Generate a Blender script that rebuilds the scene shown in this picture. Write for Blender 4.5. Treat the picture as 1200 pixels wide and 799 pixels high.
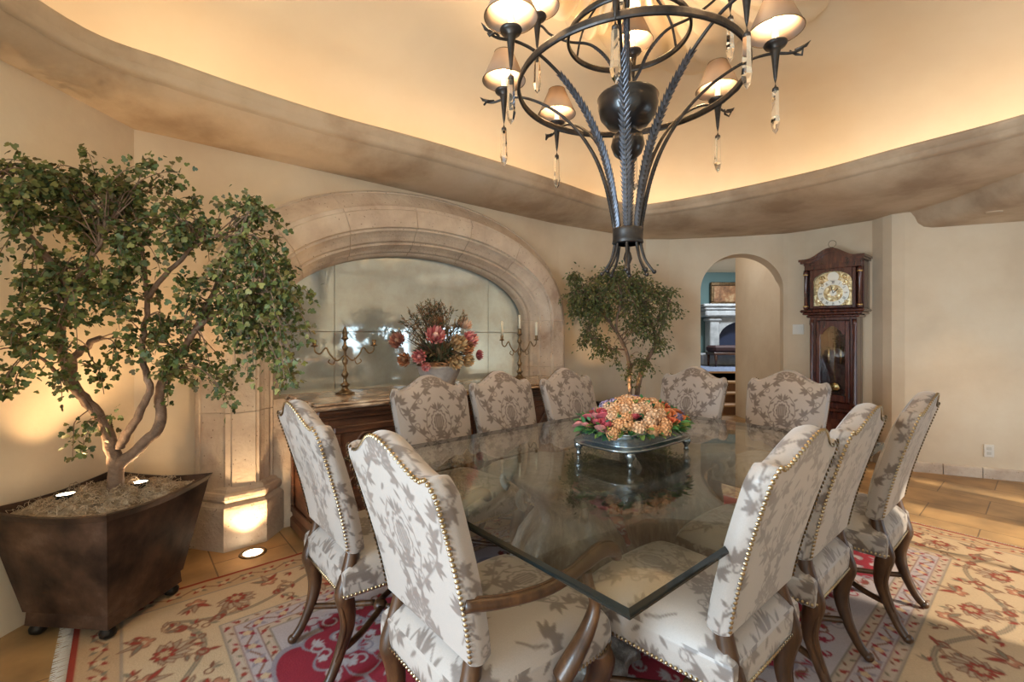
import bpy, math, random
import numpy as np
from mathutils import Vector, Matrix
R = math.radians
PI = math.pi
for _o in list(bpy.data.objects):
    bpy.data.objects.remove(_o)
C = bpy.context.scene.collection
SC = bpy.context.scene

# ------------------------------------------------------------------ camera
EYE = 1.31
FPX = 538.0
cd = bpy.data.cameras.new('camera')
cam = bpy.data.objects.new('camera', cd)
C.objects.link(cam)
cam.location = (0, 0, EYE)
cam.rotation_euler = (PI / 2, 0, 0)
cd.sensor_width = 36
cd.lens = FPX / 1200 * 36
cd.shift_y = -7.5 / 1200
cd.clip_start = 0.02
SC.camera = cam

# ------------------------------------------------------------------ room frame: the table, the niche wall and the rug share these axes
TH = R(40.4)
CX, CY = 0.58, 2.206
UX, UY = math.cos(TH), math.sin(TH)
NX, NY = -UY, UX


def W(u, n, h=0.0):
    return Vector((CX + u * UX + n * NX, CY + u * UY + n * NY, h))


def pix(px, py, d):
    """point seen at a place of the photograph, at its own real distance d from the viewer"""
    return Vector(((px - 600) / FPX * d, d, EYE - (py - 392) / FPX * d))


# ------------------------------------------------------------------ world, exposure, large lights
SC.view_settings.view_transform = 'Standard'
SC.view_settings.look = 'None'
SC.view_settings.gamma = 1
SC.view_settings.use_curve_mapping = False
SC.view_settings.exposure = 0.80
SC.cycles.use_denoising = True
SC.cycles.max_bounces = 10
SC.cycles.diffuse_bounces = 4
SC.cycles.glossy_bounces = 5
SC.cycles.transparent_max_bounces = 12
SC.cycles.sample_clamp_indirect = 4.0
SC.cycles.caustics_reflective = False
SC.cycles.caustics_refractive = False

world = bpy.data.worlds.new('world')
SC.world = world
world.use_nodes = True
wb = world.node_tree.nodes['Background']
wb.inputs[0].default_value = (0.75, 0.85, 1.0, 1)
wb.inputs[1].default_value = 1.0

COOL = (0.68, 0.86, 1.0)
WARM = (1.0, 0.66, 0.34)
P_BACK, P_NEAR, P_COVE, P_BULB, P_UP, P_SUN = 215, 9, 5.6, 5.0, 13.0, 5200


def area(name, loc, aim, sx, sy, power, color):
    l = bpy.data.lights.new(name, 'AREA')
    l.shape = 'RECTANGLE'
    l.size, l.size_y = sx, sy
    l.energy = power
    l.color = color
    o = bpy.data.objects.new(name, l)
    C.objects.link(o)
    o.location = loc
    o.rotation_euler = (Vector(aim) - Vector(loc)).to_track_quat('-Z', 'Y').to_euler()
    return o


# daylight standing in the window openings (the windows themselves are built below)
area('daylight', (-2.37, -0.55, 1.35), (5, -0.50, 1.35), 1.6, 2.0, P_BACK, COOL)
area('daylight', (0.15, -1.66, 1.35), (0.15, 5, 1.35), 0.8, 2.0, P_BACK * 0.04, COOL)
for uu, ww in ((2.1, 1.5), (3.9, 1.3)):
    a_ = W(uu, -3.10, 0.86)
    area('daylight', a_, W(uu, 5, 0.86), ww, 1.2, P_NEAR, COOL)


# low sun outside, reaching the rug through the near window
l = bpy.data.lights.new('low_sun', 'SPOT')
l.energy = P_SUN
l.color = (1.0, 0.86, 0.66)
l.spot_size = R(24)
l.spot_blend = 0.05
l.shadow_soft_size = 0.10
o = bpy.data.objects.new('low_sun', l)
C.objects.link(o)
o.location = W(2.75, -9.2, 3.85)
o.rotation_euler = (W(1.75, -1.2, 0.0) - o.location).to_track_quat('-Z', 'Y').to_euler()


# ------------------------------------------------------------------ mesh helpers
class MB:
    def __init__(s):
        s.v, s.f, s.m, s.sm = [], [], [], []

    def add(s, vs, fs, mi=0, smooth=False):
        b = len(s.v)
        s.v += [tuple(p) for p in vs]
        for f in fs:
            s.f.append(tuple(i + b for i in f))
            s.m.append(mi)
            s.sm.append(smooth)
        return s

    def box(s, x0, x1, y0, y1, z0, z1, mi=0, bev=0.0, M=None):
        if bev <= 0:
            vs = [(x, y, z) for x in (x0, x1) for y in (y0, y1) for z in (z0, z1)]
            fs = [(0, 1, 3, 2), (4, 6, 7, 5), (0, 4, 5, 1), (2, 3, 7, 6), (0, 2, 6, 4), (1, 5, 7, 3)]
        else:
            b = min(bev, (x1 - x0) / 2.01, (y1 - y0) / 2.01, (z1 - z0) / 2.01)
            vs, idx = [], {}
            for i, x in enumerate((x0, x1)):
                for j, y in enumerate((y0, y1)):
                    for k, z in enumerate((z0, z1)):
                        sx, sy, sz = (1, -1)[i], (1, -1)[j], (1, -1)[k]
                        idx[i, j, k, 0] = len(vs); vs.append((x, y + sy * b, z + sz * b))
                        idx[i, j, k, 1] = len(vs); vs.append((x + sx * b, y, z + sz * b))
                        idx[i, j, k, 2] = len(vs); vs.append((x + sx * b, y + sy * b, z))
            fs = []
            for i in (0, 1):
                fs.append([idx[i, 0, 0, 0], idx[i, 0, 1, 0], idx[i, 1, 1, 0], idx[i, 1, 0, 0]])
                fs.append([idx[0, i, 0, 1], idx[0, i, 1, 1], idx[1, i, 1, 1], idx[1, i, 0, 1]])
                fs.append([idx[0, 0, i, 2], idx[0, 1, i, 2], idx[1, 1, i, 2], idx[1, 0, i, 2]])
            for j in (0, 1):
                for k in (0, 1):
                    fs.append([idx[0, j, k, 1], idx[1, j, k, 1], idx[1, j, k, 2], idx[0, j, k, 2]])
                    fs.append([idx[j, 0, k, 0], idx[j, 1, k, 0], idx[j, 1, k, 2], idx[j, 0, k, 2]])
                    fs.append([idx[j, k, 0, 0], idx[j, k, 1, 0], idx[j, k, 1, 1], idx[j, k, 0, 1]])
            for i in (0, 1):
                for j in (0, 1):
                    for k in (0, 1):
                        fs.append([idx[i, j, k, 0], idx[i, j, k, 1], idx[i, j, k, 2]])
        if M is not None:
            vs = [M @ Vector(p) for p in vs]
        return s.add(vs, fs, mi, False)

    def tube(s, pts, rad, seg=8, mi=0, flat=1.0, caps=True, smooth=True, squash_up=None):
        pts = [Vector(p) for p in pts]
        n = len(pts)
        if not hasattr(rad, '__len__'):
            rad = [rad] * n
        t = (pts[1] - pts[0]).normalized()
        up = Vector((0, 0, 1)) if abs(t.z) < 0.9 else Vector((0, 1, 0))
        if squash_up is not None:
            up = Vector(squash_up)
        a = (up - t * up.dot(t)).normalized()
        vs = []
        for i in range(n):
            t2 = (pts[min(i + 1, n - 1)] - pts[max(i - 1, 0)])
            if t2.length > 1e-9:
                t = t2.normalized()
            a = a - t * a.dot(t)
            a = a.normalized() if a.length > 1e-6 else t.orthogonal().normalized()
            b = t.cross(a)
            for k in range(seg):
                an = 2 * PI * k / seg
                vs.append(pts[i] + a * (math.cos(an) * rad[i] * flat) + b * (math.sin(an) * rad[i]))
        fs = [(i * seg + k, i * seg + (k + 1) % seg, (i + 1) * seg + (k + 1) % seg, (i + 1) * seg + k)
              for i in range(n - 1) for k in range(seg)]
        if caps:
            fs.append(tuple(range(seg - 1, -1, -1)))
            fs.append(tuple((n - 1) * seg + k for k in range(seg)))
        return s.add(vs, fs, mi, smooth)

    def lathe(s, prof, seg=24, mi=0, o=(0, 0, 0), smooth=True, flute=None, sx=1, sy=1, caps=True):
        vs, fs = [], []
        n = len(prof)
        for i, (r, z) in enumerate(prof):
            for k in range(seg):
                an = 2 * PI * k / seg
                rr = r * (flute(i / (n - 1), an) if flute else 1)
                vs.append((o[0] + rr * sx * math.cos(an), o[1] + rr * sy * math.sin(an), o[2] + z))
        for i in range(n - 1):
            for k in range(seg):
                fs.append((i * seg + k, i * seg + (k + 1) % seg, (i + 1) * seg + (k + 1) % seg, (i + 1) * seg + k))
        if caps and prof[0][0] > 1e-4:
            fs.append(tuple(range(seg - 1, -1, -1)))
        if caps and prof[-1][0] > 1e-4:
            fs.append(tuple((n - 1) * seg + k for k in range(seg)))
        return s.add(vs, fs, mi, smooth)

    def ball(s, c, r, mi=0, seg=10, rings=6, sz=1.0):
        pr = [(max(1e-5, r * math.sin(PI * i / rings)), -r * sz * math.cos(PI * i / rings)) for i in range(rings + 1)]
        return s.lathe(pr, seg, mi, c)

    def sweep(s, path, frames, prof, mi=0, smooth=False, closed_prof=False):
        """path: points; frames: (a, b) vectors for each; prof: (pa, pb) list"""
        vs, fs = [], []
        m = len(prof)
        for p, (a, b) in zip(path, frames):
            for pa, pb in prof:
                vs.append(Vector(p) + Vector(a) * pa + Vector(b) * pb)
        for i in range(len(path) - 1):
            for k in range(m if closed_prof else m - 1):
                k2 = (k + 1) % m
                fs.append((i * m + k, i * m + k2, (i + 1) * m + k2, (i + 1) * m + k))
        return s.add(vs, fs, mi, smooth)

    def grid(s, P, mi=0, smooth=True):
        """P: 2-D list of points"""
        h, w = len(P), len(P[0])
        vs = [p for row in P for p in row]
        fs = [(j * w + i, j * w + i + 1, (j + 1) * w + i + 1, (j + 1) * w + i) for j in range(h - 1) for i in range(w - 1)]
        return s.add(vs, fs, mi, smooth)

    def mesh(s, name, mats):
        me = bpy.data.meshes.new(name)
        me.from_pydata(s.v, [], s.f)
        if not isinstance(mats, (list, tuple)):
            mats = [mats]
        for m in mats:
            me.materials.append(m)
        me.polygons.foreach_set('material_index', s.m)
        me.polygons.foreach_set('use_smooth', s.sm)
        me.update()
        return me

    def build(s, name, mats, parent=None, loc=None, rz=None):
        o = bpy.data.objects.new(name, s.mesh(name, mats))
        C.objects.link(o)
        if parent is not None:
            o.parent = parent
        if loc is not None:
            o.location = loc
        if rz is not None:
            o.rotation_euler = (0, 0, rz)
        return o


def np_mesh(name, V, F, mat, col=None, smooth=True, colname='pattern'):
    me = bpy.data.meshes.new(name)
    V = np.asarray(V, dtype=np.float32)
    F = np.asarray(F, dtype=np.int32)
    k = F.shape[1]
    me.vertices.add(len(V))
    me.vertices.foreach_set('co', V.ravel())
    me.loops.add(F.size)
    me.loops.foreach_set('vertex_index', F.ravel())
    me.polygons.add(len(F))
    me.polygons.foreach_set('loop_start', np.arange(0, F.size, k, dtype=np.int32))
    me.polygons.foreach_set('use_smooth', np.full(len(F), smooth))
    me.update(calc_edges=True)
    if col is not None:
        at = me.color_attributes.new(colname, 'FLOAT_COLOR', 'POINT')
        col = np.asarray(col, dtype=np.float32)
        if col.shape[1] == 3:
            col = np.hstack([col, np.ones((len(col), 1), np.float32)])
        at.data.foreach_set('color', col.ravel())
    me.materials.append(mat)
    return me


def grid_faces(h, w, base=0, flip=False):
    j, i = np.meshgrid(np.arange(h - 1), np.arange(w - 1), indexing='ij')
    a = (j * w + i).ravel() + base
    f = np.stack([a, a + 1, a + w + 1, a + w], 1)
    return f[:, ::-1] if flip else f


def obj(name, me, parent=None, loc=None, rz=None):
    o = bpy.data.objects.new(name, me)
    C.objects.link(o)
    if parent is not None:
        o.parent = parent
    if loc is not None:
        o.location = loc
    if rz is not None:
        o.rotation_euler = (0, 0, rz)
    return o


def thing(name, label, cat, loc=(0, 0, 0), rz=0.0, group=None):
    o = bpy.data.objects.new(name, None)
    o.empty_display_size = 0.1
    C.objects.link(o)
    o.location = loc
    o.rotation_euler = (0, 0, rz)
    o['label'] = label
    o['category'] = cat
    if group:
        o['group'] = group
    return o


def tag(o, label, cat, group=None, kind=None):
    o['label'] = label
    o['category'] = cat
    if group:
        o['group'] = group
    if kind:
        o['kind'] = kind
    return o


def structure(o, label=None):
    o['kind'] = 'structure'
    if label:
        o['label'] = label
    return o


def dup(root, loc, rz, label, group=None):
    r = root.copy()
    C.objects.link(r)
    r.location = loc
    r.rotation_euler = (0, 0, rz)
    r['label'] = label
    if group:
        r['group'] = group
    for ch in list(root.children):
        c = ch.copy()
        C.objects.link(c)
        c.parent = r
        for g in list(ch.children):
            d = g.copy()
            C.objects.link(d)
            d.parent = c
    return r


def spline(pts, n):
    """Catmull-Rom through pts, n samples per span"""
    P = [Vector(p) for p in pts]
    out = []
    for i in range(len(P) - 1):
        p0, p1, p2, p3 = P[max(i - 1, 0)], P[i], P[i + 1], P[min(i + 2, len(P) - 1)]
        for k in range(n):
            t = k / n
            out.append(0.5 * ((2 * p1) + (p2 - p0) * t + (2 * p0 - 5 * p1 + 4 * p2 - p3) * t * t + (3 * p1 - p0 - 3 * p2 + p3) * t ** 3))
    out.append(P[-1])
    return out


def lerp_r(rs, n):
    out = []
    for i in range(len(rs) - 1):
        for k in range(n):
            out.append(rs[i] + (rs[i + 1] - rs[i]) * k / n)
    out.append(rs[-1])
    return out


# ------------------------------------------------------------------ materials
def new_mat(name):
    m = bpy.data.materials.new(name)
    m.use_nodes = True
    nt = m.node_tree
    return m, nt, nt.nodes['Principled BSDF']


def plain(name, col, rough=0.5, metal=0.0, spec=0.5, coat=0.0, emit=None, es=0.0, sheen=0.0):
    m, nt, b = new_mat(name)
    b.inputs['Base Color'].default_value = (*col, 1)
    b.inputs['Roughness'].default_value = rough
    b.inputs['Metallic'].default_value = metal
    b.inputs['Specular IOR Level'].default_value = spec
    b.inputs['Coat Weight'].default_value = coat
    b.inputs['Sheen Weight'].default_value = sheen
    if emit:
        b.inputs['Emission Color'].default_value = (*emit, 1)
        b.inputs['Emission Strength'].default_value = es
    return m


def mottled(name, cols, scale=4.0, rough=0.6, metal=0.0, bump=0.2, bscale=30.0, stretch=(1, 1, 1), coat=0.0, detail=6.0, dist=0.02, attr=None, rr=None, spec=0.5):
    """noise ramp through cols [(pos, rgb)...] with a bump"""
    m, nt, b = new_mat(name)
    N, L = nt.nodes, nt.links
    tc = N.new('ShaderNodeTexCoord')
    mp = N.new('ShaderNodeMapping')
    mp.inputs['Scale'].default_value = stretch
    L.new(tc.outputs['Object'], mp.inputs['Vector'])
    no = N.new('ShaderNodeTexNoise')
    no.inputs['Scale'].default_value = scale
    no.inputs['Detail'].default_value = detail
    no.inputs['Roughness'].default_value = 0.6
    L.new(mp.outputs[0], no.inputs['Vector'])
    cr = N.new('ShaderNodeValToRGB')
    el = cr.color_ramp.elements
    el[0].position, el[0].color = cols[0][0], (*cols[0][1], 1)
    el[1].position, el[1].color = cols[-1][0], (*cols[-1][1], 1)
    for p, c in cols[1:-1]:
        e = el.new(p)
        e.color = (*c, 1)
    L.new(no.outputs['Fac'], cr.inputs['Fac'])
    out = cr.outputs['Color']
    if attr:
        at = N.new('ShaderNodeVertexColor')
        at.layer_name = attr
        mx = N.new('ShaderNodeMix')
        mx.data_type = 'RGBA'
        mx.blend_type = 'MULTIPLY'
        mx.inputs['Factor'].default_value = 1
        L.new(out, mx.inputs['A'])
        L.new(at.outputs['Color'], mx.inputs['B'])
        out = mx.outputs['Result']
    L.new(out, b.inputs['Base Color'])
    if rr:
        mr = N.new('ShaderNodeMapRange')
        mr.inputs['To Min'].default_value, mr.inputs['To Max'].default_value = rr
        L.new(no.outputs['Fac'], mr.inputs['Value'])
        L.new(mr.outputs[0], b.inputs['Roughness'])
    else:
        b.inputs['Roughness'].default_value = rough
    b.inputs['Metallic'].default_value = metal
    b.inputs['Coat Weight'].default_value = coat
    b.inputs['Coat Roughness'].default_value = 0.15
    b.inputs['Specular IOR Level'].default_value = spec
    if bump > 0:
        n2 = N.new('ShaderNodeTexNoise')
        n2.inputs['Scale'].default_value = bscale
        n2.inputs['Detail'].default_value = 5
        L.new(mp.outputs[0], n2.inputs['Vector'])
        bp = N.new('ShaderNodeBump')
        bp.inputs['Strength'].default_value = bump
        bp.inputs['Distance'].default_value = dist
        L.new(n2.outputs['Fac'], bp.inputs['Height'])
        L.new(bp.outputs[0], b.inputs['Normal'])
    return m


M = {}
M['wall'] = mottled('wall_plaster', [(0.3, (0.64, 0.50, 0.35)), (0.5, (0.70, 0.565, 0.405)), (0.72, (0.75, 0.63, 0.47))], 1.6, 0.75, bump=0.12, bscale=14)
M['soffit'] = mottled('soffit_plaster', [(0.34, (0.36, 0.25, 0.16)), (0.46, (0.47, 0.345, 0.23)), (0.56, (0.55, 0.42, 0.29)), (0.7, (0.60, 0.47, 0.34))], 1.7, 0.7, bump=0.15, bscale=12)  # brown mottling paints in the leaf shadows that the uplights throw up here
M['ceil'] = mottled('ceiling_plaster', [(0.3, (0.74, 0.60, 0.42)), (0.7, (0.80, 0.68, 0.50))], 1.2, 0.8, bump=0.08, bscale=10)
M['stone'] = mottled('cantera_stone', [(0.28, (0.42, 0.30, 0.22)), (0.42, (0.58, 0.455, 0.35)), (0.6, (0.69, 0.57, 0.45)), (0.75, (0.75, 0.65, 0.53))], 4.0, 0.85, bump=0.5, bscale=45, dist=0.01)
nt = M['stone'].node_tree
b = nt.nodes['Principled BSDF']
vo = nt.nodes.new('ShaderNodeTexVoronoi')
vo.inputs['Scale'].default_value = 30
tc = nt.nodes.new('ShaderNodeTexCoord')
ns = nt.nodes.new('ShaderNodeTexNoise')
ns.inputs['Scale'].default_value = 9
nt.links.new(tc.outputs['Object'], ns.inputs['Vector'])
va = nt.nodes.new('ShaderNodeMix')
va.data_type = 'RGBA'
va.inputs['Factor'].default_value = 0.06
nt.links.new(tc.outputs['Object'], va.inputs['A'])
nt.links.new(ns.outputs['Color'], va.inputs['B'])
nt.links.new(va.outputs['Result'], vo.inputs['Vector'])
cr = nt.nodes.new('ShaderNodeValToRGB')
cr.color_ramp.elements[0].position = 0.05
cr.color_ramp.elements[0].color = (0.30, 0.20, 0.14, 1)
cr.color_ramp.elements[1].position = 0.16
cr.color_ramp.elements[1].color = (1, 1, 1, 1)
nt.links.new(vo.outputs['Distance'], cr.inputs['Fac'])
mx = nt.nodes.new('ShaderNodeMix')
mx.data_type = 'RGBA'
mx.blend_type = 'MULTIPLY'
mx.inputs['Factor'].default_value = 0.8
old = b.inputs['Base Color'].links[0].from_socket
nt.links.new(old, mx.inputs['A'])
nt.links.new(cr.outputs['Color'], mx.inputs['B'])
nt.links.new(mx.outputs['Result'], b.inputs['Base Color'])
M['iron'] = mottled('wrought_iron', [(0.3, (0.022, 0.020, 0.020)), (0.7, (0.075, 0.064, 0.057))], 14, 0.42, metal=0.75, bump=0.3, bscale=60, dist=0.004)
M['ironleaf'] = mottled('iron_leaf', [(0.3, (0.045, 0.048, 0.058)), (0.7, (0.135, 0.142, 0.17))], 20, 0.4, metal=0.7, bump=0.2, bscale=60, dist=0.004)
M['wood'] = mottled('chair_wood', [(0.3, (0.024, 0.010, 0.004)), (0.55, (0.062, 0.026, 0.010)), (0.75, (0.125, 0.055, 0.020))], 6, 0.42, bump=0.1, bscale=50, stretch=(4, 4, 1), coat=0.12, dist=0.003, spec=0.35)
M['dwood'] = mottled('dark_walnut', [(0.3, (0.035, 0.014, 0.008)), (0.55, (0.095, 0.036, 0.017)), (0.75, (0.17, 0.07, 0.032))], 7, 0.35, bump=0.15, bscale=40, stretch=(1, 1, 4), coat=0.3, dist=0.004)
M['mahog'] = mottled('mahogany', [(0.3, (0.035, 0.010, 0.008)), (0.55, (0.085, 0.022, 0.014)), (0.75, (0.15, 0.045, 0.025))], 7, 0.25, bump=0.05, bscale=40, stretch=(5, 5, 1), coat=0.6, dist=0.003)
M['pedestal'] = mottled('carved_pedestal', [(0.3, (0.055, 0.043, 0.034)), (0.55, (0.16, 0.132, 0.108)), (0.75, (0.32, 0.28, 0.24))], 9, 0.38, bump=0.4, bscale=40, stretch=(4, 4, 1), dist=0.008, coat=0.3)
M['brass'] = plain('brass', (0.75, 0.52, 0.22), 0.25, 1.0)
M['oldbrass'] = mottled('aged_brass', [(0.3, (0.08, 0.05, 0.03)), (0.7, (0.32, 0.22, 0.12))], 25, 0.35, metal=0.9, bump=0.1)
M['nail'] = plain('nailhead_brass', (0.33, 0.245, 0.14), 0.32, 1.0)
M['silver'] = mottled('pewter', [(0.3, (0.20, 0.24, 0.27)), (0.7, (0.48, 0.54, 0.58))], 18, 0.25, metal=0.9, bump=0.2, dist=0.003)
M['bark'] = mottled('bark', [(0.3, (0.10, 0.06, 0.04)), (0.6, (0.24, 0.15, 0.10)), (0.8, (0.42, 0.32, 0.25))], 18, 0.8, bump=0.6, bscale=70, dist=0.01)
M['copper'] = mottled('bronze_planter', [(0.36, (0.018, 0.012, 0.011)), (0.48, (0.055, 0.032, 0.024)), (0.58, (0.095, 0.055, 0.038)), (0.70, (0.17, 0.11, 0.08))], 4.5, 0.42, metal=0.55, bump=0.1, bscale=12, rr=(0.3, 0.6))
M['moss'] = mottled('moss', [(0.3, (0.13, 0.09, 0.055)), (0.6, (0.34, 0.26, 0.18)), (0.8, (0.50, 0.40, 0.29))], 40, 0.95, bump=0.6, bscale=90, dist=0.02)
M['strand'] = mottled('moss_strand', [(0.3, (0.20, 0.14, 0.09)), (0.7, (0.56, 0.44, 0.31))], 30, 0.9, bump=0)
M['leaf'] = mottled('leaf', [(0.3, (0.9, 0.9, 0.9)), (0.7, (1, 1, 1))], 8, 0.5, bump=0, attr='pattern')
M['marble'] = mottled('veined_marble', [(0.36, (0.10, 0.055, 0.035)), (0.46, (0.30, 0.20, 0.13)), (0.55, (0.50, 0.38, 0.28)), (0.64, (0.74, 0.64, 0.52))], 5, 0.12, bump=0, stretch=(1, 3, 3), detail=8)
M['candle'] = plain('candle_wax', (0.80, 0.72, 0.55), 0.4)
M['black'] = plain('black_iron', (0.02, 0.018, 0.016), 0.4, 0.6)
M['white'] = plain('white_plastic', (0.75, 0.70, 0.62), 0.4)
M['dark'] = plain('dark_gap', (0.01, 0.008, 0.007), 0.8)
M['bowl'] = plain('black_bowl', (0.018, 0.016, 0.016), 0.30, 0.3, coat=0.3)
M['basin'] = mottled('stoneware_basin', [(0.3, (0.25, 0.23, 0.22)), (0.7, (0.50, 0.46, 0.43))], 12, 0.6, bump=0.3)
M['basket'] = mottled('woven_twig', [(0.3, (0.10, 0.045, 0.022)), (0.7, (0.34, 0.18, 0.09))], 30, 0.8, bump=0.5, bscale=80)

# lamp shade: thin lit material that lets the bulb glow through
m, nt, b = new_mat('lamp_shade')
b.inputs['Base Color'].default_value = (0.32, 0.245, 0.19, 1)
b.inputs['Roughness'].default_value = 0.6
tr = nt.nodes.new('ShaderNodeBsdfTranslucent')
tr.inputs[0].default_value = (0.9, 0.62, 0.36, 1)
ms = nt.nodes.new('ShaderNodeMixShader')
ms.inputs[0].default_value = 0.08
nt.links.new(b.outputs[0], ms.inputs[1])
nt.links.new(tr.outputs[0], ms.inputs[2])
nt.links.new(ms.outputs[0], nt.nodes['Material Output'].inputs['Surface'])
M['shade'] = m
M['bulb'] = plain('lit_candle_bulb', (1, 0.9, 0.7), 0.5, emit=(1.0, 0.72, 0.40), es=30)
M['sleeve'] = plain('candle_sleeve', (0.85, 0.75, 0.58), 0.5, emit=(1.0, 0.70, 0.38), es=0.9)
M['cove'] = plain('cove_light_strip', (1, 0.8, 0.5), 0.5, emit=(1.0, 0.76, 0.48), es=P_COVE)
M['lens'] = plain('lit_lens', (1, 0.9, 0.8), 0.4, emit=(1.0, 0.80, 0.55), es=9)


def pane_mat(name, tint, ior=1.5, rough=0.0, add=0.0):
    m, nt, b = new_mat(name)
    nt.nodes.remove(b)
    t = nt.nodes.new('ShaderNodeBsdfTransparent')
    t.inputs[0].default_value = (*tint, 1)
    g = nt.nodes.new('ShaderNodeBsdfGlossy')
    g.inputs['Roughness'].default_value = rough
    g.inputs[0].default_value = (1, 1, 1, 1)
    ms = nt.nodes.new('ShaderNodeMixShader')
    lw = nt.nodes.new('ShaderNodeLayerWeight')
    lw.inputs['Blend'].default_value = 0.5
    pw = nt.nodes.new('ShaderNodeMath')
    pw.operation = 'POWER'
    pw.inputs[1].default_value = 5
    ad = nt.nodes.new('ShaderNodeMath')
    ad.operation = 'MULTIPLY_ADD'
    ad.use_clamp = True
    f0 = ((ior - 1) / (ior + 1)) ** 2 + add
    ad.inputs[1].default_value = 1 - f0
    ad.inputs[2].default_value = f0
    nt.links.new(lw.outputs['Facing'], pw.inputs[0])
    nt.links.new(pw.outputs[0], ad.inputs[0])
    nt.links.new(ad.outputs[0], ms.inputs[0])
    nt.links.new(t.outputs[0], ms.inputs[1])
    nt.links.new(g.outputs[0], ms.inputs[2])
    nt.links.new(ms.outputs[0], nt.nodes['Material Output'].inputs['Surface'])
    return m


M['glass'] = pane_mat('table_glass', (0.86, 0.88, 0.85), 1.6)
M['pane'] = pane_mat('window_glass', (0.95, 0.97, 0.98), 1.45)
m, nt, b = new_mat('crystal')
b.inputs['Base Color'].default_value = (1, 0.97, 0.93, 1)
b.inputs['Roughness'].default_value = 0.02
b.inputs['Transmission Weight'].default_value = 1.0
b.inputs['IOR'].default_value = 1.55
M['crystal'] = m
M['glassedge'] = plain('polished_glass_edge', (0.006, 0.009, 0.009), 0.10, 0.0, 0.45)

# antique mirror
m, nt, b = new_mat('antique_mirror')
N, L = nt.nodes, nt.links
tc = N.new('ShaderNodeTexCoord')
no = N.new('ShaderNodeTexNoise')
no.inputs['Scale'].default_value = 2.6
no.inputs['Detail'].default_value = 9
no.inputs['Roughness'].default_value = 0.68
L.new(tc.outputs['Object'], no.inputs['Vector'])
cr = N.new('ShaderNodeValToRGB')
cr.color_ramp.elements[0].position = 0.36
cr.color_ramp.elements[0].color = (0.72, 0.74, 0.66, 1)
cr.color_ramp.elements[1].position = 0.60
cr.color_ramp.elements[1].color = (0.90, 1.0, 0.98, 1)
L.new(no.outputs['Fac'], cr.inputs['Fac'])
L.new(cr.outputs['Color'], b.inputs['Base Color'])
mr = N.new('ShaderNodeMapRange')
mr.inputs['From Min'].default_value = 0.35
mr.inputs['From Max'].default_value = 0.62
mr.inputs['To Min'].default_value = 0.13
mr.inputs['To Max'].default_value = 0.015
L.new(no.outputs['Fac'], mr.inputs['Value'])
L.new(mr.outputs[0], b.inputs['Roughness'])
b.inputs['Metallic'].default_value = 0.60
M['mirror'] = m

# stone floor tiles
m, nt, b = new_mat('stone_tiles')
N, L = nt.nodes, nt.links
tc = N.new('ShaderNodeTexCoord')
mp = N.new('ShaderNodeMapping')
mp.inputs['Rotation'].default_value = (0, 0, R(49.6))
L.new(tc.outputs['Object'], mp.inputs['Vector'])
bk = N.new('ShaderNodeTexBrick')
bk.inputs['Color1'].default_value = (0.46, 0.29, 0.14, 1)
bk.inputs['Color2'].default_value = (0.36, 0.21, 0.09, 1)
bk.inputs['Mortar'].default_value = (0.17, 0.10, 0.05, 1)
bk.inputs['Scale'].default_value = 1.0
bk.inputs['Mortar Size'].default_value = 0.004
bk.inputs['Brick Width'].default_value = 0.62
bk.inputs['Row Height'].default_value = 0.40
L.new(mp.outputs[0], bk.inputs['Vector'])
no = N.new('ShaderNodeTexNoise')
no.inputs['Scale'].default_value = 3.5
no.inputs['Detail'].default_value = 8
L.new(tc.outputs['Object'], no.inputs['Vector'])
cr = N.new('ShaderNodeValToRGB')
cr.color_ramp.elements[0].position = 0.35
cr.color_ramp.elements[0].color = (0.62, 0.60, 0.58, 1)
cr.color_ramp.elements[1].position = 0.62
cr.color_ramp.elements[1].color = (1.15, 1.12, 1.05, 1)
L.new(no.outputs['Fac'], cr.inputs['Fac'])
mx = N.new('ShaderNodeMix')
mx.data_type = 'RGBA'
mx.blend_type = 'MULTIPLY'
mx.inputs['Factor'].default_value = 1
L.new(bk.outputs['Color'], mx.inputs['A'])
L.new(cr.outputs['Color'], mx.inputs['B'])
L.new(mx.outputs['Result'], b.inputs['Base Color'])
b.inputs['Roughness'].default_value = 0.42
bp = N.new('ShaderNodeBump')
bp.inputs['Strength'].default_value = 0.4
bp.inputs['Distance'].default_value = 0.004
bp.invert = True
L.new(bk.outputs['Fac'], bp.inputs['Height'])
L.new(bp.outputs[0], b.inputs['Normal'])
M['tile'] = m


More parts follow.
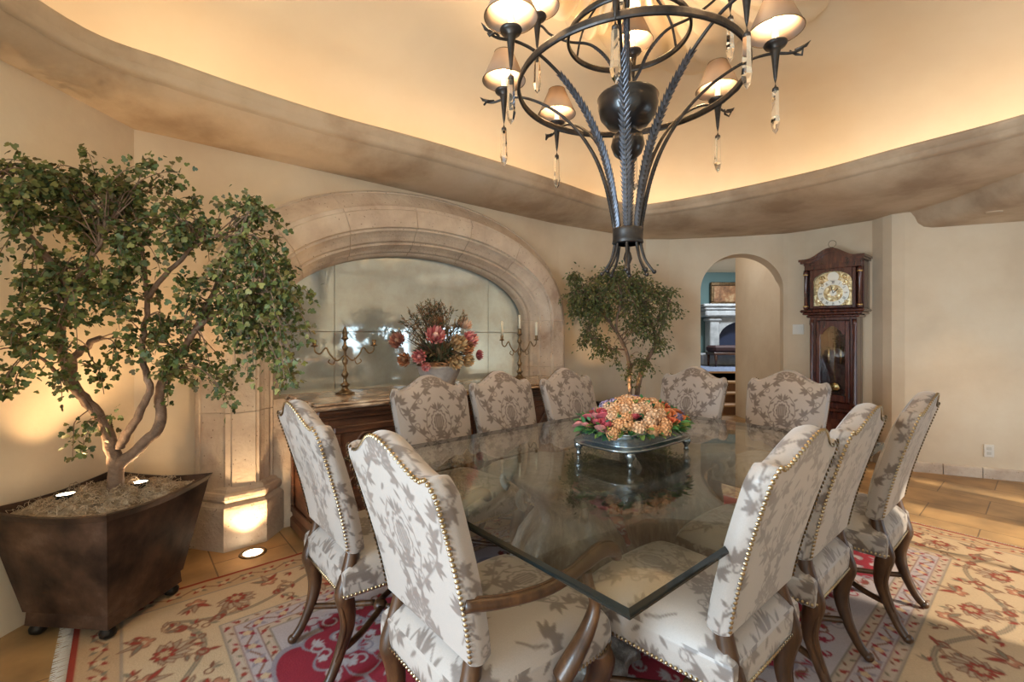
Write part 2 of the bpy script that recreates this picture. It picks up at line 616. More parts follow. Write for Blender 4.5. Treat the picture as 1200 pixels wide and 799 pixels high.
def attr_mat(name, rough, sheen=0.0, bump=0.3, bscale=200.0, mixcol=None, dist=0.003, spec=0.3):
    m, nt, b = new_mat(name)
    N, L = nt.nodes, nt.links
    at = N.new('ShaderNodeVertexColor')
    at.layer_name = 'pattern'
    tc = N.new('ShaderNodeTexCoord')
    no = N.new('ShaderNodeTexNoise')
    no.inputs['Scale'].default_value = bscale
    L.new(tc.outputs['Object'], no.inputs['Vector'])
    mr = N.new('ShaderNodeMapRange')
    mr.inputs['To Min'].default_value = 0.86
    mr.inputs['To Max'].default_value = 1.12
    L.new(no.outputs['Fac'], mr.inputs['Value'])
    mx = N.new('ShaderNodeMix')
    mx.data_type = 'RGBA'
    mx.blend_type = 'MULTIPLY'
    mx.inputs['Factor'].default_value = 1
    L.new(at.outputs['Color'], mx.inputs['A'])
    L.new(mr.outputs[0], mx.inputs['B'])
    L.new(mx.outputs['Result'], b.inputs['Base Color'])
    b.inputs['Roughness'].default_value = rough
    b.inputs['Sheen Weight'].default_value = sheen
    b.inputs['Specular IOR Level'].default_value = spec
    bp = N.new('ShaderNodeBump')
    bp.inputs['Strength'].default_value = bump
    bp.inputs['Distance'].default_value = dist
    L.new(no.outputs['Fac'], bp.inputs['Height'])
    L.new(bp.outputs[0], b.inputs['Normal'])
    return m


M['damask'] = attr_mat('damask', 0.46, sheen=0.35, bump=0.12, bscale=350, dist=0.001, spec=0.45)
M['rug'] = attr_mat('rug_wool', 0.95, bump=0.5, bscale=160)
M['petal'] = attr_mat('petal', 0.6, bump=0.2, bscale=120, spec=0.2)


# ------------------------------------------------------------------ pattern canvas (numpy), sampled into the pattern of cloth and rug
class Canvas:
    def __init__(s, x0, x1, y0, y1, res, col):
        s.x0, s.y0, s.res = x0, y0, res
        s.w, s.h = int(round((x1 - x0) / res)) + 1, int(round((y1 - y0) / res)) + 1
        s.a = np.zeros((s.h, s.w, 3)) + np.array(col)
        s.X = x0 + np.arange(s.w) * res
        s.Y = y0 + np.arange(s.h) * res

    def _box(s, xa, xb, ya, yb):
        i0 = max(0, int((xa - s.x0) / s.res)); i1 = min(s.w, int((xb - s.x0) / s.res) + 2)
        j0 = max(0, int((ya - s.y0) / s.res)); j1 = min(s.h, int((yb - s.y0) / s.res) + 2)
        if i1 <= i0 or j1 <= j0:
            return None
        X, Y = np.meshgrid(s.X[i0:i1], s.Y[j0:j1])
        return (slice(j0, j1), slice(i0, i1)), X, Y

    def put(s, sl, sd, col):
        k = np.clip(0.5 - sd / s.res, 0, 1)[..., None]
        s.a[sl] = s.a[sl] * (1 - k) + np.array(col) * k

    def rect(s, xa, xb, ya, yb, col):
        q = s._box(xa, xb, ya, yb)
        if q:
            sl, X, Y = q
            s.put(sl, np.maximum(np.maximum(xa - X, X - xb), np.maximum(ya - Y, Y - yb)), col)

    def stroke(s, pts, w, col):
        n = len(pts)
        for i in range(n - 1):
            (ax, ay), (bx, by) = pts[i][:2], pts[i + 1][:2]
            wa = w if not hasattr(w, '__len__') else w[i]
            q = s._box(min(ax, bx) - wa - .01, max(ax, bx) + wa + .01, min(ay, by) - wa - .01, max(ay, by) + wa + .01)
            if not q:
                continue
            sl, X, Y = q
            dx, dy = bx - ax, by - ay
            t = np.clip(((X - ax) * dx + (Y - ay) * dy) / (dx * dx + dy * dy + 1e-12), 0, 1)
            s.put(sl, np.hypot(X - ax - t * dx, Y - ay - t * dy) - wa / 2, col)

    def leaf(s, x, y, an, ln, wd, col, line=None, lw=0.003):
        q = s._box(x - ln * 1.05, x + ln * 1.05, y - ln * 1.05, y + ln * 1.05)
        if not q:
            return
        sl, X, Y = q
        c_, s_ = math.cos(an), math.sin(an)
        a = ((X - x) * c_ + (Y - y) * s_) / ln
        b = (-(X - x) * s_ + (Y - y) * c_)
        half = wd / 2 * np.sin(PI * np.clip(a, 0, 1) ** 0.8)
        sd = np.maximum(np.abs(b) - half, np.maximum(-a, a - 1) * ln)
        if line is not None:
            s.put(sl, sd, line)
            s.put(sl, sd + lw, col)
        else:
            s.put(sl, sd, col)

    def flower(s, x, y, r, petals, col, line=None, lw=0.004, ph=0.0, amp=0.25, sx=1.0, sy=1.0):
        rr = r * max(sx, sy) * 1.35
        q = s._box(x - rr, x + rr, y - rr, y + rr)
        if not q:
            return
        sl, X, Y = q
        xx, yy = (X - x) / sx, (Y - y) / sy
        d, t = np.hypot(xx, yy), np.arctan2(yy, xx) + ph
        sd = d - r * (1 - amp + amp * np.abs(np.cos(petals * t / 2)) * 1.6)
        if line is not None:
            s.put(sl, sd, line)
            s.put(sl, sd + lw, col)
        else:
            s.put(sl, sd, col)

    def sample(s, x, y):
        fx = np.clip((np.asarray(x) - s.x0) / s.res, 0, s.w - 1.001)
        fy = np.clip((np.asarray(y) - s.y0) / s.res, 0, s.h - 1.001)
        i, j = fx.astype(int), fy.astype(int)
        u, v = (fx - i)[..., None], (fy - j)[..., None]
        a = s.a
        return (a[j, i] * (1 - u) + a[j, i + 1] * u) * (1 - v) + (a[j + 1, i] * (1 - u) + a[j + 1, i + 1] * u) * v


def curl(x, y, an, r, turn, n=14, grow=0.0):
    """spiral scroll starting at x,y heading an"""
    pts = [(x, y)]
    ln = 2 * PI * r / n
    for i in range(n):
        pts.append((pts[-1][0] + math.cos(an) * ln, pts[-1][1] + math.sin(an) * ln))
        an += turn * 2 * PI / n
        ln *= 1 - grow
    return pts


FB, FP = (0.315, 0.268, 0.236), (0.128, 0.096, 0.080)
fab = Canvas(-0.36, 0.36, -0.1, 0.9, 0.0022, FB)


def fabric():
    c = fab
    rnd = random.Random(4)
    for sgn in (-1, 1):
        st = [(sgn * (0.105 + 0.080 * math.sin(y * 14.5 + (0.3 if sgn > 0 else 0.0))), y) for y in np.arange(-0.1, 0.9, 0.008)]
        c.stroke(st, 0.0060, FP)
        for i in range(5, len(st) - 4, 5):
            x, y = st[i]
            an = math.atan2(st[i + 1][1] - st[i - 1][1], st[i + 1][0] - st[i - 1][0])
            sd = 1 if (i // 5) % 2 else -1
            for da, ll in ((0.45, 0.046), (1.15, 0.052), (1.9, 0.036)):
                c.leaf(x, y, an + sd * da, ll * rnd.uniform(0.85, 1.15), 0.018, FP)
            if i % 10 == 0:
                c.stroke(curl(x, y, an - sd * 0.5, 0.020, -sd * 1.1, 16, 0.045), 0.0042, FP)
    for yy, k in ((0.02, 0), (0.25, 1), (0.48, 0), (0.71, 1), (0.94, 0)):
        if k == 0:
            c.flower(0, yy, 0.052, 12, FP, sy=1.35, amp=0.10)
            c.flower(0, yy, 0.045, 12, FB, sy=1.35, amp=0.08)
            c.flower(0, yy, 0.034, 12, FP, sy=1.4, amp=0.08)
            for j in range(-2, 3):
                c.stroke([(j * 0.011, yy - 0.030), (j * 0.011, yy + 0.030)], 0.0032, FB)
            for sgn in (-1, 1):
                for q in range(4):
                    c.leaf(sgn * 0.018, yy - 0.072, PI / 2 + sgn * (0.75 + q * 0.45), 0.058, 0.017, FP)
                for q in range(3):
                    c.leaf(sgn * 0.006, yy + 0.070, PI / 2 - sgn * (0.15 + q * 0.42), 0.046, 0.013, FP)
                c.stroke([(sgn * 0.055, yy - 0.085), (sgn * 0.085, yy - 0.02), (sgn * 0.075, yy + 0.05), (sgn * 0.04, yy + 0.095)], 0.005, FP)
                for q in range(5):
                    c.leaf(sgn * (0.074 + 0.008 * math.sin(q)), yy - 0.06 + q * 0.032, PI / 2 + sgn * (0.9 if q % 2 else -0.9), 0.032, 0.012, FP)
        else:
            for q in range(9):
                an = PI / 2 + (q - 4) * 0.44
                c.leaf(0, yy - 0.01, an, 0.086 if q % 2 == 0 else 0.068, 0.026, FP)
                c.stroke([(0.014 * math.cos(an), yy - .01 + 0.014 * math.sin(an)), (0.05 * math.cos(an), yy - .01 + 0.05 * math.sin(an))], 0.0025, FB)
            c.flower(0, yy + 0.002, 0.017, 6, FB)
            c.flower(0, yy + 0.002, 0.010, 6, FP)
            for sgn in (-1, 1):
                c.stroke(curl(0, yy - 0.02, -PI / 2 + sgn * 0.9, 0.032, sgn * 0.9, 18, 0.03), 0.0055, FP)
                c.leaf(sgn * 0.03, yy - 0.085, -PI / 2 + sgn * 0.8, 0.04, 0.013, FP)
    for sgn in (-1, 1):
        for yy in (0.13, 0.36, 0.60, 0.83):
            for q in range(7):
                c.leaf(sgn * 0.235, yy, PI / 2 + (q - 3) * 0.5, 0.058, 0.020, FP)
            c.flower(sgn * 0.235, yy, 0.010, 6, FB)
            c.stroke([(sgn * 0.235, yy - 0.005), (sgn * 0.225, yy - 0.05), (sgn * 0.20, yy - 0.09)], 0.005, FP)
        for yy in (0.02, 0.25, 0.48, 0.71):
            c.flower(sgn * 0.30, yy, 0.038, 8, FP, sy=1.3)
            c.flower(sgn * 0.30, yy, 0.030, 8, FB, sy=1.3)
            c.flower(sgn * 0.30, yy, 0.018, 8, FP, sy=1.3)


fabric()


# ================================================================== THE ROOM
def wall_strip(name, pts, z1, side, holes=(), thick=0.16, mat=None, z0=0.0, step=0.08, smooth=True):
    """plan polyline pts; holes: (s0, s1, zb, ztop(s)); side: +1 puts the thickness on the left of travel"""
    P = [Vector((p[0], p[1], 0)) for p in pts]
    S = [0.0]
    for a, b in zip(P, P[1:]):
        S.append(S[-1] + (b - a).length)
    cuts = set(np.arange(0, S[-1], step).round(4).tolist()) | set(S) | {S[-1]}
    for (a, b, zb, zt) in holes:
        cuts = {c for c in cuts if not (a - 0.03 < c < b + 0.03)}
        cuts |= set((a + (b - a) * (0.5 - 0.5 * np.cos(np.linspace(0, PI, 49)))).tolist())
    cuts = sorted(cuts)

    def at(s_):
        for i in range(len(P) - 1):
            if s_ <= S[i + 1] + 1e-9:
                t = (s_ - S[i]) / (S[i + 1] - S[i])
                return P[i].lerp(P[i + 1], t)
        return P[-1].copy()

    def nrm(s_):
        d = (at(min(s_ + .05, S[-1])) - at(max(s_ - .05, 0))).normalized()
        return Vector((-d.y, d.x, 0)) * side
    mb = MB()
    off = [Vector((0, 0, 0)), None]

    def quad(s0, s1, za0, za1, zb0, zb1):
        p0, p1, n0, n1 = at(s0), at(s1), nrm(s0) * thick, nrm(s1) * thick
        Z = lambda p, z: Vector((p.x, p.y, z))
        mb.add([Z(p0, za0), Z(p1, za1), Z(p1, zb1), Z(p0, zb0)], [(0, 1, 2, 3)], 0, smooth)
        mb.add([Z(p0 + n0, za0), Z(p1 + n1, za1), Z(p1 + n1, zb1), Z(p0 + n0, zb0)], [(3, 2, 1, 0)], 0, smooth)

    def rev(s0, s1, z_0, z_1):
        p0, p1, n0, n1 = at(s0), at(s1), nrm(s0) * thick, nrm(s1) * thick
        mb.add([(p0.x, p0.y, z_0), (p1.x, p1.y, z_1), (p1.x + n1.x, p1.y + n1.y, z_1), (p0.x + n0.x, p0.y + n0.y, z_0)], [(0, 1, 2, 3)], 0, smooth)

    def jamb(s_, za, zb):
        p, n = at(s_), nrm(s_) * thick
        mb.add([(p.x, p.y, za), (p.x, p.y, zb), (p.x + n.x, p.y + n.y, zb), (p.x + n.x, p.y + n.y, za)], [(0, 1, 2, 3)], 0, False)
    for s0, s1 in zip(cuts, cuts[1:]):
        h = None
        for H in holes:
            if s0 >= H[0] - 1e-6 and s1 <= H[1] + 1e-6:
                h = H
        if h is None:
            quad(s0, s1, z0, z0, z1, z1)
        else:
            t0, t1 = h[3](s0), h[3](s1)
            quad(s0, s1, t0, t1, z1, z1)
            rev(s0, s1, t0, t1)
            if h[2] > z0:
                quad(s0, s1, z0, z0, h[2], h[2])
                rev(s0, s1, h[2], h[2])
    for H in holes:
        jamb(H[0], H[2], H[3](H[0]))
        jamb(H[1], H[2], H[3](H[1]))
    jamb(0, z0, z1)
    jamb(S[-1], z0, z1)
    return structure(mb.build(name, mat or M['wall']))


# floor
fm = MB()
fm.box(-2.6, 6.6, -2.0, 7.6, -0.12, 0.0)
structure(fm.build('floor', M['tile']))

# the niche wall, with the opening behind the stone arch
def wp(u, n):
    p = W(u, n)
    return (p.x, p.y)


U0 = -1.816
NC = 0.115                     # centre of the niche along the wall
def ell(a, b, base, c):
    return lambda s_: base + b * math.sqrt(max(0.0, 1 - ((s_ - c) / a) ** 2))


wall_strip('wall_niche', [wp(U0, 2.12), wp(1.7, 2.12), (1.66, 5.69)], 2.60, 1,
           holes=[(NC - 1.365 - U0, NC + 1.365 - U0, 0.0, ell(1.365, 0.74, 1.45, NC - U0))])
wall_strip('wall_left', [(-2.30, -1.6), (-2.26, 1.0), wp(U0, 2.12)], 2.60, 1, holes=[(0.22, 1.88, 0.30, lambda s_: 2.35)])
# far wall: doorway part, then the part that carries the clock, then the return
DL, DR = 0.655, 1.555
wall_strip('wall_far', [(1.66, 5.69), (1.95, 5.69), (2.30, 5.62), (2.75, 5.51), (3.20, 5.36), (3.34, 5.22), (3.52, 4.99), (3.72, 4.74)], 2.60, 1,
           holes=[(DL, DR, 0.0, ell((DR - DL) / 2 + 0.001, 0.44, 1.84, (DL + DR) / 2))], thick=0.30, step=0.05)
wall_strip('wall_return', [(3.72, 4.74), (3.715, 4.60), (3.73, 4.51), (3.80, 4.44)], 2.60, 1, step=0.03)
wall_strip('wall_right', [(3.80, 4.44), (4.57, 4.10), (5.2, 3.45), (5.80, 2.70)], 2.60, 1)
wall_strip('wall_back', [(0.77, -1.60), (-2.30, -1.60)], 2.60, 1,
           holes=[(0.20, 1.06, 0.30, lambda s_: 2.35)])
a_, b_ = W(4.30, -3.0), W(-2.31, -3.0)
wall_strip('wall_near', [(a_.x, a_.y), (b_.x, b_.y)], 2.60, 1,
           holes=[(-0.3 + 0.05, 1.05, 0.30, lambda s_: 2.35), (1.45, 2.95, 0.30, lambda s_: 2.35), (3.35, 4.25, 0.0, ell(0.451, 0.44, 1.75, 3.8))] if False else
           [(0.10, 1.05, 0.20, lambda s_: 1.52), (1.45, 2.95, 0.20, lambda s_: 1.52), (3.35, 4.25, 0.0, ell(0.451, 0.44, 1.75, 3.8))])


def make_window(name, w, h, loc, rz, nx):
    mb = MB()
    for x in (-w / 2, w / 2 - 0.05):
        mb.box(x, x + 0.05, -0.04, 0.04, 0, h, bev=0.005)
    for z in (0, h - 0.05):
        mb.box(-w / 2 + 0.05, w / 2 - 0.05, -0.04, 0.04, z, z + 0.05, bev=0.005)
    for i in range(1, nx):
        x = -w / 2 + w * i / nx
        mb.box(x - 0.015, x + 0.015, -0.02, 0.02, 0.05, h - 0.05)
    mb.box(-w / 2 + 0.05, w / 2 - 0.05, -0.019, 0.019, h * 0.72 - 0.015, h * 0.72 + 0.015)
    f = structure(mb.build(name, M['dwood'], None, loc, rz))
    p = MB().box(-w / 2 + 0.03, w / 2 - 0.03, -0.003, 0.003, 0.03, h - 0.03)
    p.build('pane', M['pane'], f)


make_window('window_1', 1.65, 2.04, (-2.335, -0.55, 0.305), PI / 2 - 0.015, 2)
make_window('window_2', 0.85, 2.04, (0.14, -1.655, 0.305), 0, 1)
q = W(2.1, -3.055, 0.205)
make_window('window_3', 1.49, 1.31, q, TH, 2)
q = W(3.725, -3.055, 0.205)
make_window('window_4', 0.94, 1.31, q, TH, 1)
# arched wooden door in the near wall
mb = MB()
pr = [(-0.44, 0.0), (0.44, 0.0)] + [(0.44 * math.cos(t), 1.74 + 0.43 * math.sin(t)) for t in np.linspace(0, PI, 25)]
n_ = len(pr)
mb.add([(x, -0.03, z) for x, z in pr] + [(x, 0.03, z) for x, z in pr], [tuple(range(n_)), tuple(range(2 * n_ - 1, n_ - 1, -1))] + [(i, i + n_, (i + 1) % n_ + n_, (i + 1) % n_) for i in range(n_)])
for i in range(-2, 3):
    mb.box(i * 0.17 - 0.004, i * 0.17 + 0.004, 0.028, 0.036, 0.05, 2.05)
dr = structure(mb.build('door_1', M['dwood'], None, W(0.50, -3.06, 0.0), TH))
MB().ball((0.34, 0.07, 1.0), 0.03).tube([(0.34, 0.03, 1.0), (0.34, 0.07, 1.0)], 0.01).build('door_handle', M['oldbrass'], dr)

# ---- soffit ring with its lip, the trough that hides the light strip, and the raised ceiling
pairs = [((-1.80, -.9), (-2.34, -1.66)), ((-1.95, 0), (-2.32, 0)), ((-1.99, 1.0), (-2.31, 1.0)), ((-1.985, 1.6), (-2.29, 1.75)),
         ((-1.946, 2.093), (-2.27, 2.35)), ((-1.736, 2.334), (-2.215, 2.70)), ((-1.46, 2.62), (-1.77, 3.09)), ((-1.094, 2.944), (-1.35, 3.45)),
         ((-.61, 3.294), (-.92, 3.81)), ((0, 3.796), (-.22, 4.40)), ((.5, 4.25), (.5, 5.0)), ((.98, 4.70), (1.02, 5.40)),
         ((1.40, 4.92), (1.66, 5.76)), ((1.949, 4.56), (2.4, 5.66)), ((2.56, 3.936), (3.25, 5.42)), ((2.88, 3.446), (3.80, 4.80)),
         ((3.245, 2.91), (4.62, 4.20)), ((3.45, 2.3), (5.35, 3.45)), ((3.45, 1.6), (5.9, 2.70)), ((3.1, .9), (5.0, 1.90)),
         ((2.5, .2), (3.95, 1.0)), ((1.7, -.4), (2.65, -.10)), ((.8, -.95), (.78, -1.70)), ((-.3, -1.2), (-.5, -1.70)), ((-1.2, -1.2), (-1.5, -1.70))]


def closed(pts, n):
    P = [Vector((p[0], p[1], 0)) for p in pts]
    m_, out = len(P), []
    for i in range(m_):
        p0, p1, p2, p3 = P[i - 1], P[i], P[(i + 1) % m_], P[(i + 2) % m_]
        for k in range(n):
            t = k / n
            out.append(0.5 * ((2 * p1) + (p2 - p0) * t + (2 * p0 - 5 * p1 + 4 * p2 - p3) * t * t + (3 * p1 - p0 - 3 * p2 + p3) * t ** 3))
    return out


lip = closed([a for a, b in pairs], 6)
out_ = closed([b for a, b in pairs], 6)
NL = len(lip)


def ring_loft(rows, mi=0, flip=False):
    mb_ = MB()
    vs = [p for r in rows for p in r]
    fs = []
    for j in range(len(rows) - 1):
        for i in range(NL):
            f = (j * NL + i, j * NL + (i + 1) % NL, (j + 1) * NL + (i + 1) % NL, (j + 1) * NL + i)
            fs.append(f[::-1] if flip else f)
    return mb_.add(vs, fs, mi, True)


def off_row(d, z, frac=None):
    r = []
    for a, b in zip(lip, out_):
        v = b - a
        ln = v.length
        k = min(1.0, ln / 0.62)
        q_ = a + v.normalized() * (d * k if frac is None else ln * frac)
        r.append((q_.x, q_.y, z))
    return r


rows = [off_row(0.34, 2.60), off_row(0.06, 2.60), off_row(0.035, 2.62), off_row(0.03, 2.70), off_row(0.015, 2.712), off_row(0.0, 2.705),
        off_row(0.006, 2.685), off_row(0.028, 2.655), off_row(0.062, 2.622), off_row(0.11, 2.588), off_row(0.17, 2.558), off_row(0.25, 2.530),
        off_row(0.34, 2.510), off_row(0.45, 2.497), off_row(0, 2.488, 1.0)]
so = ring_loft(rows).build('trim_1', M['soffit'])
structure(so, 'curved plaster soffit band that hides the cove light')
cen = Vector((0.75, 1.9, 0))
rows = [off_row(0.34, 2.58), off_row(0.34, 2.74), off_row(0.31, 2.86), off_row(0.24, 2.98), off_row(0.13, 3.09)]
for k_, z in ((0.97, 3.18), (0.92, 3.25), (0.84, 3.30), (0.72, 3.335), (0.5, 3.35), (0.02, 3.35)):
    rows.append([(cen.x + (a.x - cen.x) * k_, cen.y + (a.y - cen.y) * k_, z) for a in lip])
structure(ring_loft(rows).build('ceiling', M['ceil']), 'raised cream plaster ceiling lit from the cove')
# light strip lying in the trough
r1, r2 = off_row(0.19, 2.615), off_row(0.25, 2.615)
st_ = ring_loft([r1, r2], flip=True)
o = st_.build('light_strip', M['cove'])
tag(o, 'warm light strip lying in the ceiling cove behind the soffit lip', 'light strip')

# lower ceiling of the recess on the right
E = spline([(3.86, 4.46, 0), (3.87, 4.38, 0), (3.87, 3.95, 0), (3.79, 3.4, 0), (3.86, 2.7, 0), (4.25, 2.0, 0)], 6)
Wl = spline([(4.0, 4.50, 0), (4.25, 4.36, 0), (4.62, 4.20, 0), (5.25, 3.6, 0), (5.85, 2.8, 0), (5.3, 2.1, 0)], 6)
G = []
for a, b in zip(E, Wl):
    v = (b - a)
    ln = v.length
    d = v.normalized()
    row = []
    for dd, z in ((-0.10, 2.505), (-0.03, 2.49), (0.0, 2.44), (0.02, 2.38), (0.06, 2.34), (0.12, 2.325)):
        q_ = a + d * dd * min(1, ln / 0.3)
        row.append((q_.x, q_.y, z))
    row.append((b.x, b.y, 2.322))
    G.append(row)
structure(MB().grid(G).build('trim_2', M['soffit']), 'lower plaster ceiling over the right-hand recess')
d_ = thing('recessed_light', 'small recessed downlight in the low ceiling at the right', 'ceiling light', (3.99, 3.80, 2.322))
MB().lathe([(0.03, -0.001), (0.045, -0.006), (0.055, -0.002), (0.055, 0.02)], 20).build('trim_ring', M['soffit'], d_)
MB().lathe([(0.0001, 0.004), (0.032, 0.004)], 16).build('lens', M['lens'], d_)

# plaster medallion of acanthus leaves around the chandelier mount
V, F = [], []
nr, na = 40, 288
for j in range(nr):
    t = j / (nr - 1)
    for i in range(na):
        an = 2 * PI * i / na
        RR = (abs(math.cos(an) / 1.52) ** 7 + abs(math.sin(an) / 0.76) ** 7) ** (-1 / 7)
        r = 0.12 + (RR - 0.12) * t
        lf = abs(math.sin(an * 8 + 0.5 * math.sin(t * 5)))
        edge = 0.86 + 0.14 * lf ** 0.5
        tt = t / edge
        body = max(0.0, 1 - tt) ** 0.35 if tt < 1 else 0.0
        h = 0.012 + body * (0.045 + 0.085 * lf ** 1.2) * (0.45 + 0.75 * math.sin(PI * min(1, tt) ** 1.4))
        h += body * 0.018 * math.sin(an * 48 + 6 * tt)
        if tt >= 1:
            h = 0.0
        rr = r
        V.append((rr * math.cos(an), rr * math.sin(an), -h * 1.6))
for j in range(nr - 1):
    for i in range(na):
        F.append((j * na + i, (j + 1) * na + i, (j + 1) * na + (i + 1) % na, j * na + (i + 1) % na))
md = obj('ceiling_medallion', np_mesh('ceiling_medallion', V, F, M['ceil']), None, W(0, 0, 3.353), TH)
tag(md, 'large cream plaster ceiling medallion with radiating leaf relief above the chandelier', 'ceiling medallion')

# ---- stone arch around the niche
prof = [(.50, -.03), (.50, .035), (.487, .05), (.478, .045), (.470, .055), (.37, .135), (.362, .15), (.335, .152), (.328, .165), (.20, .165), (.192, .145), (.175, .148),
        (.165, .130), (.155, .118), (.135, .10), (.105, .082), (.095, .060), (.078, .062), (.070, .045), (.050, .012), (.032, -.005), (.030, -.035),
        (.015, -.045), (.005, -.06), (0, -.12)]
path, fr = [], []
AI, BI, ZS = 1.14, 0.515, 1.45
un, hn, dn = Vector((UX, UY, 0)), Vector((0, 0, 1)), Vector((-NX, -NY, 0))
for z in np.linspace(0.36, ZS, 8)[:-1]:
    path.append(W(NC - AI, 2.12, z)); fr.append((-un, dn))
for t in np.linspace(PI, 0, 61):
    p = (NC + AI * math.cos(t), ZS + BI * math.sin(t))
    nn = Vector((math.cos(t) / AI, math.sin(t) / BI)).normalized()
    path.append(W(p[0], 2.12, p[1])); fr.append((un * nn.x + hn * nn.y, dn))
for z in np.linspace(ZS, 0.36, 8)[1:]:
    path.append(W(NC + AI, 2.12, z)); fr.append((un, dn))
# thin joints between the voussoirs and shaft blocks: each station repeated with a pinched profile
P2, F2, K2 = [], [], []
jn = {8 + int(round(k * 60 / 7)) for k in range(1, 7)} | {3, 70, 7, 67}
for i, (p, f) in enumerate(zip(path, fr)):
    if i in jn and 0 < i < len(path) - 1:
        t = (path[i + 1] - path[i - 1]).normalized()
        for d, k in ((-0.004, 0), (-0.0015, 1), (0.0015, 1), (0.004, 0)):
            P2.append(p + t * d); F2.append(f); K2.append(k)
    else:
        P2.append(p); F2.append(f); K2.append(0)
mb = MB()
m_ = len(prof)
vs = []
for p, (a, b), k in zip(P2, F2, K2):
    for pa, pb in prof:
        vs.append(Vector(p) + Vector(a) * (pa + 0.002 * k) + Vector(b) * (pb - 0.007 * k))
mb.add(vs, [(i * m_ + k, i * m_ + k + 1, (i + 1) * m_ + k + 1, (i + 1) * m_ + k) for i in range(len(P2) - 1) for k in range(m_ - 1)])
arch = mb.build('trim_3', M['stone'])
structure(arch, 'carved pale stone arch framing the mirrored niche')
foot = [(-1.60, 2.16), (-1.553, 2.119), (-1.404, 1.913), (-1.168, 1.921), (-.990, 2.115), (-.990, 2.20)]
for sg in (0, 1):
    mb = MB()
    lev = [(0, 1), (.245, 1), (.262, .985), (.285, .90), (.290, .93), (.305, .955), (.325, .955), (.340, .93), (.345, .88), (.362, .86), (.375, .80)]
    vs = []
    cu, cn = -1.28, 2.14
    for z, k in lev:
        for (u, n) in foot:
            uu, nn = cu + (u - cu) * k, cn + (n - cn) * (k if n < cn else 1)
            if sg:
                uu = 2 * NC - uu
            p = W(uu, nn, z)
            vs.append(p)
    m_ = len(foot)
    fs = [(j * m_ + i, j * m_ + (i + 1) % m_, (j + 1) * m_ + (i + 1) % m_, (j + 1) * m_ + i) for j in range(len(lev) - 1) for i in range(m_)]
    fs.append(tuple((len(lev) - 1) * m_ + i for i in range(m_)))
    mb.add(vs, fs)
    mb.build('plinth', M['stone'], arch)

# niche back and antique mirror in three-by-two panes
nb = MB()
for u0, u1, z0, z1 in ((-1.35, 1.58, 0.0, 0.90),):
    for a, b in ((W(u0, 2.34), W(u1, 2.34)),):
        nb.add([(a.x, a.y, z0), (b.x, b.y, z0), (b.x, b.y, 2.3), (a.x, a.y, 2.3)], [(0, 1, 2, 3)])
nb.add([W(-1.14, 2.07, .875), W(1.37, 2.07, .875), W(1.37, 2.34, .875), W(-1.14, 2.34, .875), W(-1.14, 2.07, 0), W(1.37, 2.07, 0)], [(0, 1, 2, 3), (4, 5, 1, 0)])
structure(nb.build('wall_behind_mirror', M['stone']))
mt = thing('arched_mirror', 'large antiqued arched mirror in panes inside the stone niche', 'mirror', W(NC, 2.26, 0.88), TH)
def arch_h(x):
    return 1.45 + 0.535 * math.sqrt(max(0, 1 - (x / 1.165) ** 2)) - 0.88


seam = 0.74
for (x0, x1) in ((-1.165, -0.741), (-0.741, 0.741), (0.741, 1.165)):
    for lo in (True, False):
        mb = MB()
        g = 0.0025
        xs = np.linspace(x0 + g, x1 - g, 25)
        s_ = 0.452                      # seam height above the sill of the mirror
        vs, fs = [], []
        for x in xs:
            top = min(arch_h(x), s_ - g) if lo else arch_h(x)
            bot = 0.0 if lo else min(s_ + g, arch_h(x))
            top = max(top, bot + 1e-4)
            vs += [(x, 0, bot), (x, 0, top)]
        for i in range(len(xs) - 1):
            fs.append((2 * i, 2 * i + 2, 2 * i + 3, 2 * i + 1))
        mb.add(vs, fs)
        pn = mb.build('mirror_pane', M['mirror'], mt)
        sd = pn.modifiers.new('thickness', 'SOLIDIFY')
        sd.thickness = 0.006
        sd.offset = -1

# baseboard of the recess, outlet and switch
bp_ = [(3.792, 4.425), (4.562, 4.085), (5.19, 3.44), (5.785, 2.69)]
mb = MB()
for a, b in zip(bp_, bp_[1:]):
    A_, B_ = Vector((*a, 0)), Vector((*b, 0))
    n_ = max(2, int((B_ - A_).length / 0.24))
    for i in range(n_):
        p, q = A_.lerp(B_, i / n_), A_.lerp(B_, (i + 1) / n_ - 0.008)
        dr_ = (q - p).normalized()
        nn = Vector((-dr_.y, dr_.x, 0))
        if nn.dot(Vector((-3, -3, 0))) < 0:
            nn = -nn
        vs = []
        for pt in (p, q):
            for dd, z in ((-0.03, 0), (0.012, 0), (0.012, 0.085), (0.006, 0.095), (-0.03, 0.095)):
                vs.append((pt.x + nn.x * dd, pt.y + nn.y * dd, z))
        fs = [(k, (k + 1) % 5, (k + 1) % 5 + 5, k + 5) for k in range(5)] + [(4, 3, 2, 1, 0), (5, 6, 7, 8, 9)]
        mb.add(vs, fs)
structure(mb.build('baseboard_right', M['stone']))
o = thing('wall_outlet', 'cream power outlet low on the pale right wall', 'outlet', (4.352, 4.191, 0.25), math.atan2(4.10 - 4.44, 4.57 - 3.80))
MB().box(-0.035, 0.035, -0.008, 0.004, -0.057, 0.057, bev=0.003).build('cover_plate', M['white'], o)
mb = MB()
for z in (-0.022, 0.022):
    mb.box(-0.016, 0.016, -0.011, -0.006, z - 0.014, z + 0.014, bev=0.003)
mb.build('socket', plain('socket_cream', (0.6, 0.55, 0.47), 0.4), o)
o = thing('light_switch', 'small white light switch plate between doorway and clock', 'light switch', (3.285, 5.270, 1.37), math.atan2(-0.14, 0.14))
MB().box(-0.055, 0.055, -0.008, 0.004, -0.057, 0.057, bev=0.003).build('cover_plate', M['white'], o)
mb = MB()
